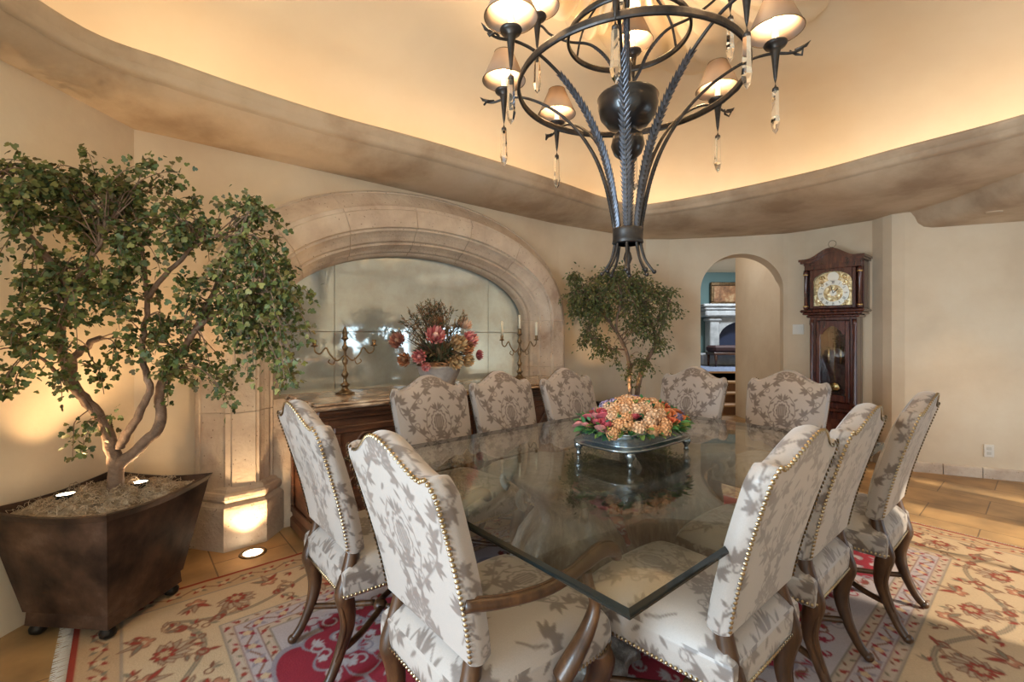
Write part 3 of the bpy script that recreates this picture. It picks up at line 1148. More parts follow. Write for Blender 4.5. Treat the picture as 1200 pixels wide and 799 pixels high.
for x in (-0.024, 0.024):
    mb.box(x - 0.013, x + 0.013, -0.012, -0.006, -0.03, 0.03, bev=0.002)
mb.build('rocker', M['white'], o)

# ---- beyond the doorway: passage wall, steps, sitting room with fireplace
wall_strip('wall_passage', [(3.56, 5.70), (3.60, 6.6), (3.63, 7.46), (3.95, 7.9)], 3.2, -1, thick=0.2)
wall_strip('wall_passage_left', [(2.05, 5.95), (1.9, 7.5), (2.2, 11.2)], 3.2, 1, thick=0.2)
mb = MB()
mb.box(1.5, 7.5, 8.34, 11.6, 0.3, 0.64)
structure(mb.build('floor_sitting_room', mottled('blue_carpet', [(0.3, (0.10, 0.13, 0.22)), (0.7, (0.30, 0.36, 0.50))], 14, 0.9, bump=0.1)))
mb = MB()
for k in range(4):
    mb.box(1.9, 5.2, 7.5 + 0.28 * k, 8.36, 0.16 * k, 0.16 * (k + 1) - 0.03, mi=0)
    mb.box(1.9, 5.2, 7.48 + 0.28 * k, 8.36, 0.16 * (k + 1) - 0.03, 0.16 * (k + 1), mi=1)
o = mb.build('trim_4', [plain('stair_riser', (0.20, 0.10, 0.05), 0.6), plain('stair_tread', (0.50, 0.31, 0.16), 0.5)])
structure(o, 'steps up to the sitting room')
mb = MB()
mb.box(1.5, 7.5, 10.85, 11.0, 0.6, 2.78)
structure(mb.build('wall_sitting_room', plain('dark_teal_wall', (0.09, 0.16, 0.16), 0.7)))
mb = MB()
mb.box(1.4, 7.6, 5.95, 12.2, 3.2, 3.3)
mb.box(1.5, 7.5, 11.9, 12.0, 2.5, 3.3)
mb.add([(1.5, 10.85, 2.78), (7.5, 10.85, 2.78), (7.5, 9.4, 3.2), (1.5, 9.4, 3.2)], [(0, 1, 2, 3)])
structure(mb.build('ceiling_sitting_room', M['ceil']))
mb = MB()
mb.box(7.4, 7.5, 7.5, 11.6, 0, 3.3)
mb.box(3.9, 7.5, 7.8, 7.9, 0.0, 3.3)
structure(mb.build('wall_sitting_room_right', M['wall']))
fpS = mottled('grey_mantel_stone', [(0.3, (0.30, 0.32, 0.33)), (0.7, (0.52, 0.54, 0.55))], 6, 0.7, bump=0.3)
fp = thing('fireplace', 'grey carved stone fireplace seen through the arched doorway', 'fireplace', (5.35, 10.84, 0.64))
for sx in (-1, 1):
    mb = MB()
    mb.box(min(sx * .80, sx * .58), max(sx * .80, sx * .58), -0.30, 0, 0.24, 1.08, bev=0.02)
    mb.box(min(sx * .84, sx * .54), max(sx * .84, sx * .54), -0.34, 0, 0.98, 1.06, bev=0.02)
    mb.build('jamb', fpS, fp)
mb = MB()
pr = [(-0.58, 1.08)] + [(0.58 * math.cos(t), 0.58 + 0.40 * math.sin(t)) for t in np.linspace(PI, 0, 21)] + [(0.58, 1.08)]
n_ = len(pr)
mb.add([(x, -0.26, z) for x, z in pr] + [(x, 0, z) for x, z in pr], [tuple(range(n_)), tuple(range(2 * n_ - 1, n_ - 1, -1))] + [(i, i + n_, (i + 1) % n_ + n_, (i + 1) % n_) for i in range(n_)])
mb.build('arch_panel', fpS, fp)
MB().box(-0.95, 0.95, -0.42, 0, 1.08, 1.22, bev=0.03).box(-1.02, 1.02, -0.48, 0, 1.30, 1.37, bev=0.02).box(-0.98, 0.98, -0.44, 0, 1.22, 1.30, bev=0.03).build('mantel_shelf', fpS, fp)
MB().box(-0.6, 0.6, -0.03, 0, 0.24, 1.02).build('firebox', plain('firebox_navy', (0.02, 0.03, 0.07), 0.6), fp)
MB().box(-1.2, 1.2, -0.85, 0, 0.0, 0.24, bev=0.02).build('hearth', fpS, fp)
pt = thing('framed_painting', 'gilt framed dark landscape painting above the far fireplace', 'painting', (5.22, 10.80, 2.27))
mb = MB()
for a in ((-.56, .56, .19, .27), (-.56, .56, -.27, -.19), (-.56, -.48, -.19, .19), (.48, .56, -.19, .19)):
    mb.box(a[0], a[1], -0.05, 0.03, a[2], a[3], bev=0.015)
mb.build('frame', M['oldbrass'], pt)
MB().box(-.49, .49, -0.01, 0.02, -.2, .2).build('canvas', mottled('painted_landscape', [(0.3, (0.05, 0.025, 0.015)), (0.5, (0.30, 0.14, 0.06)), (0.7, (0.55, 0.40, 0.22))], 5, 0.5, bump=0), pt)
bn = thing('bench', 'dark low bench before the far fireplace hearth', 'bench', (4.75, 9.75, 0.64))
MB().box(-0.55, 0.55, -0.22, 0.22, 0.30, 0.44, bev=0.04).build('cushion', plain('dark_upholstery', (0.05, 0.02, 0.02), 0.7), bn)
MB().box(-0.55, 0.55, -0.22, 0.22, 0.24, 0.30, bev=0.01).build('bench_frame', M['dwood'], bn)
for sx in (-1, 1):
    for sy in (-1, 1):
        MB().tube([(sx * .5, sy * .18, 0), (sx * .5, sy * .18, 0.26)], [0.02, 0.035]).build('leg', M['dwood'], bn)
l = bpy.data.lights.new('sitting_room_fill', 'AREA'); l.size = 0.35; l.energy = 45; l.color = (0.85, 0.93, 1)  # added fill lamp to brighten the sitting room, no fixture modelled
o = bpy.data.objects.new('sitting_room_fill', l); C.objects.link(o); o.location = (4.8, 9.2, 3.0)
l = bpy.data.lights.new('passage_light', 'AREA'); l.size = 0.5; l.energy = 5; l.color = (1, .9, .78)
o = bpy.data.objects.new('passage_light', l); C.objects.link(o); o.location = (2.9, 6.7, 3.1)

# ---- uplights
def spot_up(loc, power, ang, parent=None, aim=None, col=WARM, rad=0.02):
    l = bpy.data.lights.new('lamp_beam', 'SPOT')
    l.energy = power
    l.color = col
    l.spot_size = R(ang)
    l.spot_blend = 0.6
    l.shadow_soft_size = rad
    o = bpy.data.objects.new('lamp_beam', l)
    C.objects.link(o)
    o.location = loc
    aim = aim or (loc[0], loc[1], loc[2] + 1)
    o.rotation_euler = (Vector(aim) - Vector(loc)).to_track_quat('-Z', 'Y').to_euler()
    return o


spot_up((3.99, 3.80, 2.30), 22, 72, aim=(3.85, 3.60, 0), rad=0.03)
fl = W(-1.27, 1.80, 0.0)
u_ = thing('floor_uplight', 'round brass uplight glowing in the floor before the stone plinth', 'floor light', fl)
MB().lathe([(0.052, 0.001), (0.056, 0.006), (0.072, 0.006), (0.076, 0.0)], 28).build('bezel', M['oldbrass'], u_)
MB().lathe([(0.052, 0.003), (0.00001, 0.004)], 24).build('lens', M['lens'], u_)
spot_up((fl.x, fl.y, 0.02), P_UP * 1.2, 100, aim=(fl.x - 0.08, fl.y + 0.10, 1.0))


# ================================================================== RUG
RU0, RU1, RN0, RN1 = -2.03, 2.31, -1.42, 1.60
cream, gold, tan, redl, crim = (0.46, 0.325, 0.20), (0.39, 0.255, 0.145), (0.29, 0.20, 0.13), (0.25, 0.035, 0.02), (0.235, 0.018, 0.032)
lav, lav2, grey, brn, green = (0.37, 0.31, 0.31), (0.23, 0.19, 0.215), (0.22, 0.18, 0.145), (0.175, 0.070, 0.038), (0.175, 0.14, 0.095)
rc = Canvas(RU0, RU1, RN0, RN1, 0.006, redl)


def rug_paint():
    c = rc
    rnd = random.Random(9)

    def band(d0, d1, col):      # ring from inset d0 inwards
        c.rect(RU0 + d0, RU1 - d0, RN0 + d0, RN1 - d0, col)
    band(0.022, 0, gold)
    band(0.155, 0, grey); band(0.163, 0, cream)
    band(0.490, 0, grey); band(0.498, 0, (0.42, 0.315, 0.24))
    band(0.536, 0, brn); band(0.540, 0, lav); band(0.617, 0, brn); band(0.621, 0, (0.42, 0.315, 0.24))
    band(0.655, 0, grey); band(0.663, 0, lav)

    def ring(d):               # centre line of a band, as four straight runs with outward normals
        return [((RU0 + d, RN0 + d), (1, 0), RU1 - RU0 - 2 * d), ((RU1 - d, RN0 + d), (0, 1), RN1 - RN0 - 2 * d),
                ((RU1 - d, RN1 - d), (-1, 0), RU1 - RU0 - 2 * d), ((RU0 + d, RN1 - d), (0, -1), RN1 - RN0 - 2 * d)]
    # narrow guards
    for d, w_, ground, cols in ((0.089, 0.045, gold, (redl, brn, green)), (0.577, 0.05, lav, (crim, brn, lav2))):
        for (ox, oy), (dx, dy), ln in ring(d):
            n_ = int(ln / 0.105)
            st = ln / n_
            pts = []
            for i in range(n_ * 8 + 1):
                t = i * st / 8
                of = 0.022 * math.sin(2 * PI * i / 16)
                pts.append((ox + dx * t - dy * of, oy + dy * t + dx * of))
            c.stroke(pts, 0.007, cols[1])
            for i in range(n_):
                t = (i + 0.5) * st
                x, y = ox + dx * t, oy + dy * t
                an = math.atan2(dy, dx)
                for q_ in range(4):
                    c.leaf(x, y, an + PI / 4 + q_ * PI / 2, 0.044, 0.020, cols[q_ % 2 and 2 or 0])
                c.flower(x, y, 0.016, 5, cream)
    for d in (0.517, 0.638):
        for (ox, oy), (dx, dy), ln in ring(d):
            for i in range(int(ln / 0.045)):
                x, y = ox + dx * (i + .5) * 0.045, oy + dy * (i + .5) * 0.045
                an = math.atan2(dy, dx)
                c.leaf(x, y, an + (0.6 if i % 2 else -0.6), 0.030, 0.012, (crim, brn, green)[i % 3])
                if i % 4 == 0:
                    c.flower(x, y, 0.011, 5, redl)
    # main border: serpentine vine with palmettes and scrolls
    d = 0.327
    for (ox, oy), (dx, dy), ln in ring(d):
        n_ = max(3, int(round(ln / 0.52)))
        st = ln / n_
        an0 = math.atan2(dy, dx)

        def P(t, of):
            return (ox + dx * t - dy * of, oy + dy * t + dx * of)
        pts = [P(i * st / 24, 0.10 * math.sin(PI * i / 24)) for i in range(n_ * 24 + 1)]
        c.stroke(pts, 0.020, green)
        c.stroke(pts, 0.008, tan)
        for i in range(n_ * 2):
            t = (i + 0.25) * st / 2
            sg = 1 if math.sin(PI * t / st) > 0 else -1
            of = 0.10 * math.sin(PI * t / st)
            x, y = P(t, of)
            for q_, (rr, tn) in enumerate(((0.038, 0.9), (0.026, -1.1))):
                cv = curl(x, y, an0 - sg * (0.9 + 0.5 * q_), rr, tn * -sg, 18, 0.03)
                c.stroke(cv, 0.013, brn)
                c.stroke(cv, 0.005, (gold, redl)[q_])
                for kk in (5, 9, 13):
                    c.leaf(cv[kk][0], cv[kk][1], rnd.uniform(0, 6.28), 0.05, 0.022, (tan, redl, green)[kk % 3], brn, 0.005)
        for i in range(n_):
            t = (i + 0.5) * st
            sg = 1 if math.sin(PI * t / st) > 0 else -1
            x, y = P(t, -0.035 * sg)
            # palmette pointing along the run
            for q_ in range(9):
                an = an0 + sg * PI / 2 + (q_ - 4) * 0.42
                c.leaf(x, y, an, 0.115 - 0.008 * abs(q_ - 4), 0.046, (tan, (0.36, 0.265, 0.18))[q_ % 2], brn, 0.006)
            c.flower(x, y, 0.043, 8, redl, brn, 0.006)
            c.flower(x, y, 0.025, 6, gold, brn, 0.005)
            for sd in (-1, 1):
                x2, y2 = P(t + sd * st * 0.30, 0.10 * sg * -1)
                c.flower(x2, y2, 0.040, 5, (0.36, 0.15, 0.085), brn, 0.007)
                c.flower(x2, y2, 0.015, 5, cream)
                for q_ in range(3):
                    c.leaf(x2, y2, an0 + sd * (0.5 + q_ * 0.9), 0.09, 0.028, (green, tan, redl)[q_], brn, 0.005)
        for i in range(int(ln / 0.06)):
            t = i * 0.06 + rnd.uniform(0, .03)
            of = rnd.choice((-1, 1)) * rnd.uniform(0.06, 0.145)
            x, y = P(t, of)
            g = rc.sample(np.array([x]), np.array([y]))[0]
            if abs(g[0] - cream[0]) < 0.03:
                aa = rnd.uniform(0, 6.28)
                for q_ in range(3):
                    c.leaf(x, y, aa + q_ * 0.7, 0.045, 0.017, (tan, brn, redl, green)[(i + q_) % 4])
                if i % 2:
                    c.stroke(curl(x, y, aa + PI, 0.016, 0.9, 12, 0.03), 0.006, brn)
    # field: lavender ground with a crimson lobed centre full of pale vines
    fx0, fx1, fy0, fy1 = RU0 + 0.67, RU1 - 0.67, RN0 + 0.67, RN1 - 0.67
    mx_, my_ = (fx0 + fx1) / 2, (fy0 + fy1) / 2
    for i in range(-3, 4):
        c.flower(mx_ + i * 0.42, my_, 0.50, 12, crim, lav2, 0.02, amp=0.10, sy=1.42)
    c.rect(fx0 + 0.42, fx1 - 0.42, my_ - 0.62, my_ + 0.62, crim)
    for sx in (-1, 1):
        for sy in (-1, 1):
            c.flower(mx_ + sx * 1.18, my_ + sy * 0.55, 0.25, 9, crim, lav2, 0.012, amp=0.16)
            c.flower(mx_ + sx * 1.18, my_ + sy * 0.55, 0.14, 7, lav, lav2, 0.012, amp=0.3)
            c.flower(mx_ + sx * 1.18, my_ + sy * 0.55, 0.06, 6, crim, brn, 0.008)
    for i in range(34):
        for j in range(13):
            x = fx0 + 0.06 + (fx1 - fx0 - 0.12) * (i + rnd.uniform(0, .9)) / 34
            y = fy0 + 0.05 + (fy1 - fy0 - 0.10) * (j + rnd.uniform(0, .9)) / 13
            inside = rc.sample(np.array([x]), np.array([y]))[0]
            red = inside[1] < 0.1
            c1 = lav if red else rnd.choice((lav2, brn, crim))
            c2 = (0.40, 0.35, 0.36) if red else crim
            cv = curl(x, y, rnd.uniform(0, 6.28), rnd.uniform(0.014, 0.028), rnd.choice((-.8, .8)), 14, 0.03)
            c.stroke(cv, 0.0075, c1)
            if rnd.random() < 0.55:
                a0 = rnd.uniform(0, 6.28)
                for q_ in range(5):
                    c.leaf(x, y, a0 + q_ * 0.5, 0.045, 0.017, c2 if q_ % 2 else c1)
            else:
                c.flower(x, y, 0.020, 5, c2, c1, 0.006)


rug_paint()
gx, gy = np.meshgrid(rc.X, rc.Y)
zz = 0.009 + 0.0007 * np.sin(gx * 40) * np.sin(gy * 37)
rugT = thing('rug', 'large red, cream and lavender patterned wool rug under the dining table', 'rug', (CX, CY, 0), TH)
obj('pile', np_mesh('rug_pile', np.stack([gx, gy, zz], -1).reshape(-1, 3), grid_faces(rc.h, rc.w), M['rug'], rc.a.reshape(-1, 3)), rugT)
MB().box(RU0, RU1, RN0, RN1, 0.0005, 0.0075).build('backing', plain('rug_backing', (0.33, 0.05, 0.04), 0.9), rugT)
mb = MB()
rnd = random.Random(3)
for uu, sg in ((RU0, -1), (RU1, 1)):
    for i in range(380):
        n = RN0 + (RN1 - RN0) * i / 379
        mb.tube([(uu - sg * .002, n, 0.006), (uu + sg * 0.025, n + rnd.uniform(-.004, .004), 0.004), (uu + sg * (0.05 if sg < 0 else 0.012), n + rnd.uniform(-.008, .008), 0.0025)], [0.002, 0.0022, 0.0015], 4)
o = mb.build('fringe', plain('fringe_wool', (0.55, 0.50, 0.44), 0.9), rugT)
o['kind'] = 'stuff'


# ================================================================== DINING CHAIRS
def back_arrays():
    ns, nt = 150, 170
    s = np.linspace(-1, 1, ns)
    t = np.linspace(0, 1, nt)
    S, T = np.meshgrid(s, t)
    return S, T


def crest(S):
    a = np.abs(S)
    h = 0.964 + 0.076 * (0.5 + 0.5 * np.cos(PI * np.clip(a / 0.80, 0, 1)))
    h = h + 0.012 * np.exp(-((a - 0.88) / 0.07) ** 2)
    h = h - 0.030 * np.clip((a - 0.90) / 0.10, 0, 1) ** 2
    return h


ZB = 0.505


def back_xz(S, T):
    hw = 0.222 + 0.030 * T ** 0.8
    X = S * hw
    Z = ZB + T * (crest(S) - ZB)
    return X, Z


def rake(Z):
    t = (Z - ZB) / 0.56
    return -0.235 - 0.155 * np.clip(t, 0, 1.1) ** 1.25


def make_back_mesh():
    S, T = back_arrays()
    X, Z = back_xz(S, T)
    Yb = rake(Z)
    e = (1 - np.abs(S) ** 6) * (1 - np.abs(2 * T - 1) ** 8)
    Yback = Yb - 0.004 * e
    Yfront = Yb + 0.062 + 0.030 * (1 - np.abs(S) ** 3.0) * (1 - np.abs(2 * T - 1) ** 4)
    V = [np.stack([X, Yback, Z], -1).reshape(-1, 3), np.stack([X, Yfront, Z], -1).reshape(-1, 3)]
    cB = fab.sample(X, Z - 0.28)
    cols = [cB.reshape(-1, 3), fab.sample(X, Z - 0.30).reshape(-1, 3)]
    h, w = S.shape
    F = [grid_faces(h, w, 0, True), grid_faces(h, w, h * w, False)]
    base = 2 * h * w
    # boxing strip between the two faces along the whole outline
    idx = [(j, 0) for j in range(h)] + [(h - 1, i) for i in range(1, w)] + [(j, w - 1) for j in range(h - 2, -1, -1)] + [(0, i) for i in range(w - 2, 0, -1)]
    L_ = len(idx)
    jj = np.array([a for a, b in idx]); ii = np.array([b for a, b in idx])
    pb = np.stack([X[jj, ii], Yback[jj, ii], Z[jj, ii]], -1)
    pf = np.stack([X[jj, ii], Yfront[jj, ii], Z[jj, ii]], -1)
    cen_ = np.array([0, 0, 0.78])
    K = 13
    arc = np.concatenate([[0], np.cumsum(np.linalg.norm(np.diff(pb, axis=0), axis=1))])
    vs, cs = [], []
    for k in range(K):
        f = k / (K - 1)
        p = pb * (1 - f) + pf * f
        d = p - cen_
        d[:, 1] = 0
        d /= np.linalg.norm(d, axis=1)[:, None] + 1e-9
        p = p + d * (0.010 * math.sin(PI * f))
        vs.append(p)
        cs.append(fab.sample(f * 0.08 + 0.05, (arc * 1.0) % 0.85))
    V.append(np.concatenate(vs)); cols.append(np.concatenate(cs))
    fb = []
    for k in range(K - 1):
        a = base + k * L_ + np.arange(L_)
        b = base + k * L_ + (np.arange(L_) + 1) % L_
        fb.append(np.stack([a, b, b + L_, a + L_], 1))
    F.append(np.concatenate(fb))
    return np_mesh('chair_back', np.concatenate(V), np.concatenate(F), M['damask'], np.concatenate(cols)), pb, pf


back_me, outline_b, outline_f = make_back_mesh()


def nails_along(pts, spacing, r, nrm_f):
    mb = MB()
    P = [Vector(p) for p in pts]
    acc = 0.0
    for a, b in zip(P, P[1:]):
        ln = (b - a).length
        t = spacing - acc
        while t <= ln:
            p = a.lerp(b, t / ln)
            n = nrm_f(p)
            x = n.orthogonal().normalized()
            y = n.cross(x)
            vs = [p + n * r * 0.75]
            for rr, hh in ((0.62, 0.5), (1.0, 0.0)):
                for k in range(6):
                    an = k * PI / 3
                    vs.append(p + x * (math.cos(an) * r * rr) + y * (math.sin(an) * r * rr) + n * (r * hh))
            fs = [(0, 1 + k, 1 + (k + 1) % 6) for k in range(6)] + [(1 + k, 7 + k, 7 + (k + 1) % 6, 1 + (k + 1) % 6) for k in range(6)]
            mb.add(vs, fs, 0, True)
            t += spacing
        acc = (acc + ln) % spacing
    return mb


nb_len = len(outline_b)
side_n = (170 + 150 + 169)
ob = [Vector(p) for p in outline_b[:side_n - 1]]


def nn_back(p):
    d = Vector((p.x, 0, p.z - 0.80))
    d.normalize()
    return (d * 0.75 + Vector((0, -0.65, 0))).normalized()


nail_back_me = nails_along([p + nn_back(p) * 0.002 for p in ob], 0.0148, 0.0066, nn_back).mesh('nailheads_back', M['nail'])


def seat_half(v):
    return 0.232 + 0.031 * (v + 1) / 2


def seat_pt(s, v, z):
    a, b = s, v
    # rounded front corners
    k = 1 - 0.07 * (max(0, abs(a)) ** 4) * (max(0.0, b) ** 4)
    x = a * seat_half(b) * k
    y = 0.015 + b * 0.262 * (1 - 0.05 * abs(a) ** 4 * max(0.0, b)) + 0.018 * (1 - a * a) * max(0, b)
    return (x, y, z)


def make_seat_mesh():
    n = 120
    s = np.linspace(-1, 1, n)
    V, cols = [], []
    fseat = np.zeros((n, n, 3)); xy = np.zeros((n, n, 2))
    for j, v in enumerate(s):
        for i, a in enumerate(s):
            e = (1 - abs(a) ** 5) * (1 - abs(v) ** 5)
            z = 0.432 + 0.030 * (1 - max(abs(a), abs(v)) ** 10) + 0.036 * e
            fseat[j, i] = seat_pt(a, v, z)
    V.append(fseat.reshape(-1, 3))
    cols.append(fab.sample(fseat[..., 0], fseat[..., 1] + 0.34).reshape(-1, 3))
    F = [grid_faces(n, n)]
    base = n * n
    idx = [(0, i) for i in range(n)] + [(j, n - 1) for j in range(1, n)] + [(n - 1, i) for i in range(n - 2, -1, -1)] + [(j, 0) for j in range(n - 2, 0, -1)]
    jj = np.array([a for a, b in idx]); ii = np.array([b for a, b in idx])
    rim = fseat[jj, ii]
    L_ = len(idx)
    cen_ = np.array([0, 0.015, 0])
    zs = [(0.432, 0.0), (0.425, 0.004), (0.40, 0.008), (0.375, 0.008), (0.352, 0.006), (0.345, 0.0), (0.345, -0.03)]
    zf = []
    for (z0_, o0_), (z1_, o1_) in zip(zs, zs[1:]):
        for q_ in range(5):
            zf.append((z0_ + (z1_ - z0_) * q_ / 5, o0_ + (o1_ - o0_) * q_ / 5))
    zs = zf + [zs[-1]]
    arc = np.concatenate([[0], np.cumsum(np.linalg.norm(np.diff(rim, axis=0), axis=1))])
    for z, o_ in zs:
        d = rim - cen_
        d[:, 2] = 0
        d /= np.linalg.norm(d, axis=1)[:, None]
        p = rim + d * o_
        p[:, 2] = z
        V.append(p)
        cols.append(fab.sample(((arc * 1.0) % 0.5) - 0.25, z + 0.2 + 0 * arc))
    for k in range(len(zs) - 1):
        a = base + k * L_ + np.arange(L_)
        b = base + k * L_ + (np.arange(L_) + 1) % L_
        F.append(np.stack([a, a + L_, b + L_, b], 1))
    rim2 = rim.copy()
    return np_mesh('chair_seat', np.concatenate(V), np.concatenate(F), M['damask'], np.concatenate(cols)), rim2


seat_me, seat_rim = make_seat_mesh()
sr = []
for p in seat_rim:
    d = Vector((p[0], p[1] - 0.015, 0)).normalized()
    sr.append(Vector((p[0], p[1], 0.357)) + d * 0.009)
sr.append(sr[0])


def nn_seat(p):
    return Vector((p.x, p.y - 0.015, 0)).normalized()


nail_seat_me = nails_along(sr, 0.0148, 0.0066, nn_seat).mesh('nailheads_seat', M['nail'])


def leg_mesh(kind, sx):
    mb = MB()
    if kind == 'rear':
        pts = [(.190, -.310, .022), (.187, -.296, .036), (.183, -.272, .075), (.180, -.240, .15), (.185, -.222, .22), (.193, -.228, .29), (.197, -.238, .345), (.197, -.228, .40), (.194, -.212, .46), (.190, -.200, .53)]
        rad = [.017, .018, .018, .021, .026, .032, .036, .030, .026, .022]
        toe = (.190, -.313, .020)
    else:
        pts = [(.246, .300, .022), (.240, .285, .036), (.230, .258, .075), (.220, .225, .15), (.223, .218, .21), (.235, .232, .27), (.242, .238, .32), (.238, .226, .352)]
        rad = [.017, .018, .018, .021, .026, .033, .038, .034]
        toe = (.246, .303, .020)
    pts = spline([(sx * x, y, z) for x, y, z in pts], 4)
    mb.tube(pts, lerp_r(rad, 4), 10)
    mb.ball((sx * toe[0], toe[1], toe[2]), 0.0195, seg=12, rings=8)
    # carved knee leaf ridge
    k0 = [p + Vector((sx * 0.6, (-1 if kind == 'rear' else 1) * 0.6, 0)).normalized() * r * 0.92 for p, r in zip(pts, lerp_r(rad, 4))]
    sel = [(p, r) for p, r in zip(k0, lerp_r(rad, 4)) if 0.10 < p.z < 0.34]
    if len(sel) > 3:
        mb.tube([p for p, r in sel], [0.003 + 0.005 * math.sin(PI * i / (len(sel) - 1)) for i in range(len(sel))], 6)
    return mb.mesh('leg_' + kind, M['wood'])


leg_me = {(k, s): leg_mesh(k, s) for k in ('rear', 'front') for s in (-1, 1)}


def stretcher_mb():
    mb = MB()
    c = Vector((0, -0.01, 0.135))
    for sx in (-1, 1):
        for sy in (-1, 1):
            end = Vector((sx * (.182 if sy < 0 else .223), -.245 if sy < 0 else .228, .135))
            mid = Vector((sx * 0.125, -0.15 if sy < 0 else 0.13, .128))
            mb.tube(spline([end, mid, Vector((sx * 0.03, sy * 0.012 - 0.01, .135))], 6), 0.0125, 8)
    mb.ball((0, -0.01, .135), 0.030, sz=0.8)
    return mb


str_me = stretcher_mb().mesh('stretcher', M['wood'])
frame_me = MB().tube([(-.215, -.225, .352), (.215, -.225, .352)], 0.013, 6).tube([(-.23, .25, .345), (.23, .25, .345)], 0.012, 6)
frame_me.tube([(-.215, -.225, .348), (-.235, .24, .348)], 0.012, 6).tube([(.215, -.225, .348), (.235, .24, .348)], 0.012, 6)
frame_me = frame_me.mesh('seat_rail', M['wood'])


def arm_mb(sx):
    mb = MB()
    pts = spline([(sx * .236, -.262, .668), (sx * .262, -.16, .652), (sx * .285, -.03, .648), (sx * .292, .08, .668), (sx * .298, .155, .690), (sx * .305, .205, .682), (sx * .306, .222, .655)], 5)
    mb.tube(pts, lerp_r([.021, .019, .020, .022, .026, .026, .018], 5), 10, flat=0.8)
    # a ridge line along the top of the rest
    mb.tube([p + Vector((0, 0, r * 0.78)) for p, r in zip(pts, lerp_r([.021, .019, .020, .022, .026, .026, .018], 5))], 0.004, 6)
    return mb


def post_mb(sx):
    mb = MB()
    pts = spline([(sx * .278, .02, .385), (sx * .296, .052, .44), (sx * .305, .098, .50), (sx * .312, .118, .56), (sx * .304, .105, .61), (sx * .297, .098, .655)], 5)
    mb.tube(pts, lerp_r([.034, .032, .026, .021, .019, .020], 5), 10, flat=0.75)
    mb.tube([p + Vector((sx * r * 0.7, 0, 0)) for p, r in zip(pts, lerp_r([.034, .032, .026, .021, .019, .020], 5))], 0.004, 6)
    return mb


def make_chair(name, label, arms=False, group=None):
    t = thing(name, label, 'chair', group=group)
    obj('backrest', back_me, t)
    obj('seat', seat_me, t)
    a = obj('nailhead_trim', nail_back_me, t); a['label'] = 'brass nailheads edging the back'
    a = obj('nailhead_trim', nail_seat_me, t); a['label'] = 'brass nailheads along the seat rail'
    for k in ('rear', 'front'):
        for s in (-1, 1):
            obj('leg', leg_me[k, s], t)
    obj('stretcher', str_me, t)
    obj('seat_frame', frame_me, t)
    if arms:
        for s in (-1, 1):
            o = arm_mb(s).build('armrest', M['wood'], t)
            post_mb(s).build('arm_post', M['wood'], t)
    return t


GRP = None
side = make_chair('dining_chair', 'damask chair at the near left corner, seen from behind, left of the armchair')
side.location = W(-1.01, 0.575)
side.rotation_euler = (0, 0, TH - PI / 2)
ch_spots = [
    (-0.43, -0.52, TH, 'damask chair nearest the viewer on the right side of the glass table'),
    (0.20, -0.52, TH, 'damask chair in the middle of the three on the right side of the table'),
    (0.84, -0.60, TH, 'damask chair farthest along the right side of the table, before the bare tiles'),
    (-0.425, 0.86, TH + PI, 'damask chair facing the viewer in front of the left end of the carved sideboard'),
    (0.115, 0.83, TH + PI, 'damask chair facing the viewer, middle of the row before the sideboard'),
    (0.655, 0.72, TH + PI, 'damask chair facing the viewer at the right end of the sideboard row'),
    (1.20, 0.50, TH + PI / 2, 'damask chair at the far table end, left of the arched doorway steps'),
    (1.35, -0.11, TH + PI / 2, 'damask chair at the far table end in front of the longcase clock'),
]
for (u, n, rz, lab) in ch_spots:
    dup(side, W(u, n), rz, lab)
arm = make_chair('armchair', 'large pale damask armchair with carved wooden arms, back to the viewer, nearest left', True)
arm.location = W(-1.0, -0.18)
arm.rotation_euler = (0, 0, TH - PI / 2)
for t in [o for o in C.objects if o.name.startswith(('dining_chair', 'armchair'))]:
    t.location.z = 0.0105


# ================================================================== GLASS TABLE
tb = thing('dining_table', 'large rectangular glass dining table on two carved grey-brown pedestals', 'table', (CX - .008, CY, 0.0105), TH)
HL, HWD, ZT, TK, BV = 1.10, 0.77, 0.7495, 0.022, 0.012
mb = MB()
mb.add([(-HL + BV, -HWD + BV, ZT), (HL - BV, -HWD + BV, ZT), (HL - BV, HWD - BV, ZT), (-HL + BV, HWD - BV, ZT)], [(0, 1, 2, 3)], 0)
mb.add([(-HL + BV, -HWD + BV, ZT - TK), (HL - BV, -HWD + BV, ZT - TK), (HL - BV, HWD - BV, ZT - TK), (-HL + BV, HWD - BV, ZT - TK)], [(3, 2, 1, 0)], 0)
mb.build('glass_top', M['glass'], tb)
mb = MB()
ring_ = lambda x, y, z: [(-x, -y, z), (x, -y, z), (x, y, z), (-x, y, z)]
rr_ = [ring_(HL - BV, HWD - BV, ZT), ring_(HL - .003, HWD - .003, ZT - .006), ring_(HL, HWD, ZT - .009), ring_(HL, HWD, ZT - .014), ring_(HL - .003, HWD - .003, ZT - .017), ring_(HL - BV, HWD - BV, ZT - TK)]
vs = [p for r in rr_ for p in r]
mb.add(vs, [(j * 4 + i, (j + 1) * 4 + i, (j + 1) * 4 + (i + 1) % 4, j * 4 + (i + 1) % 4) for j in range(5) for i in range(4)])
o = mb.build('bevelled_edge', M['glassedge'], tb)
o['label'] = 'dark polished bevelled edge of the glass'


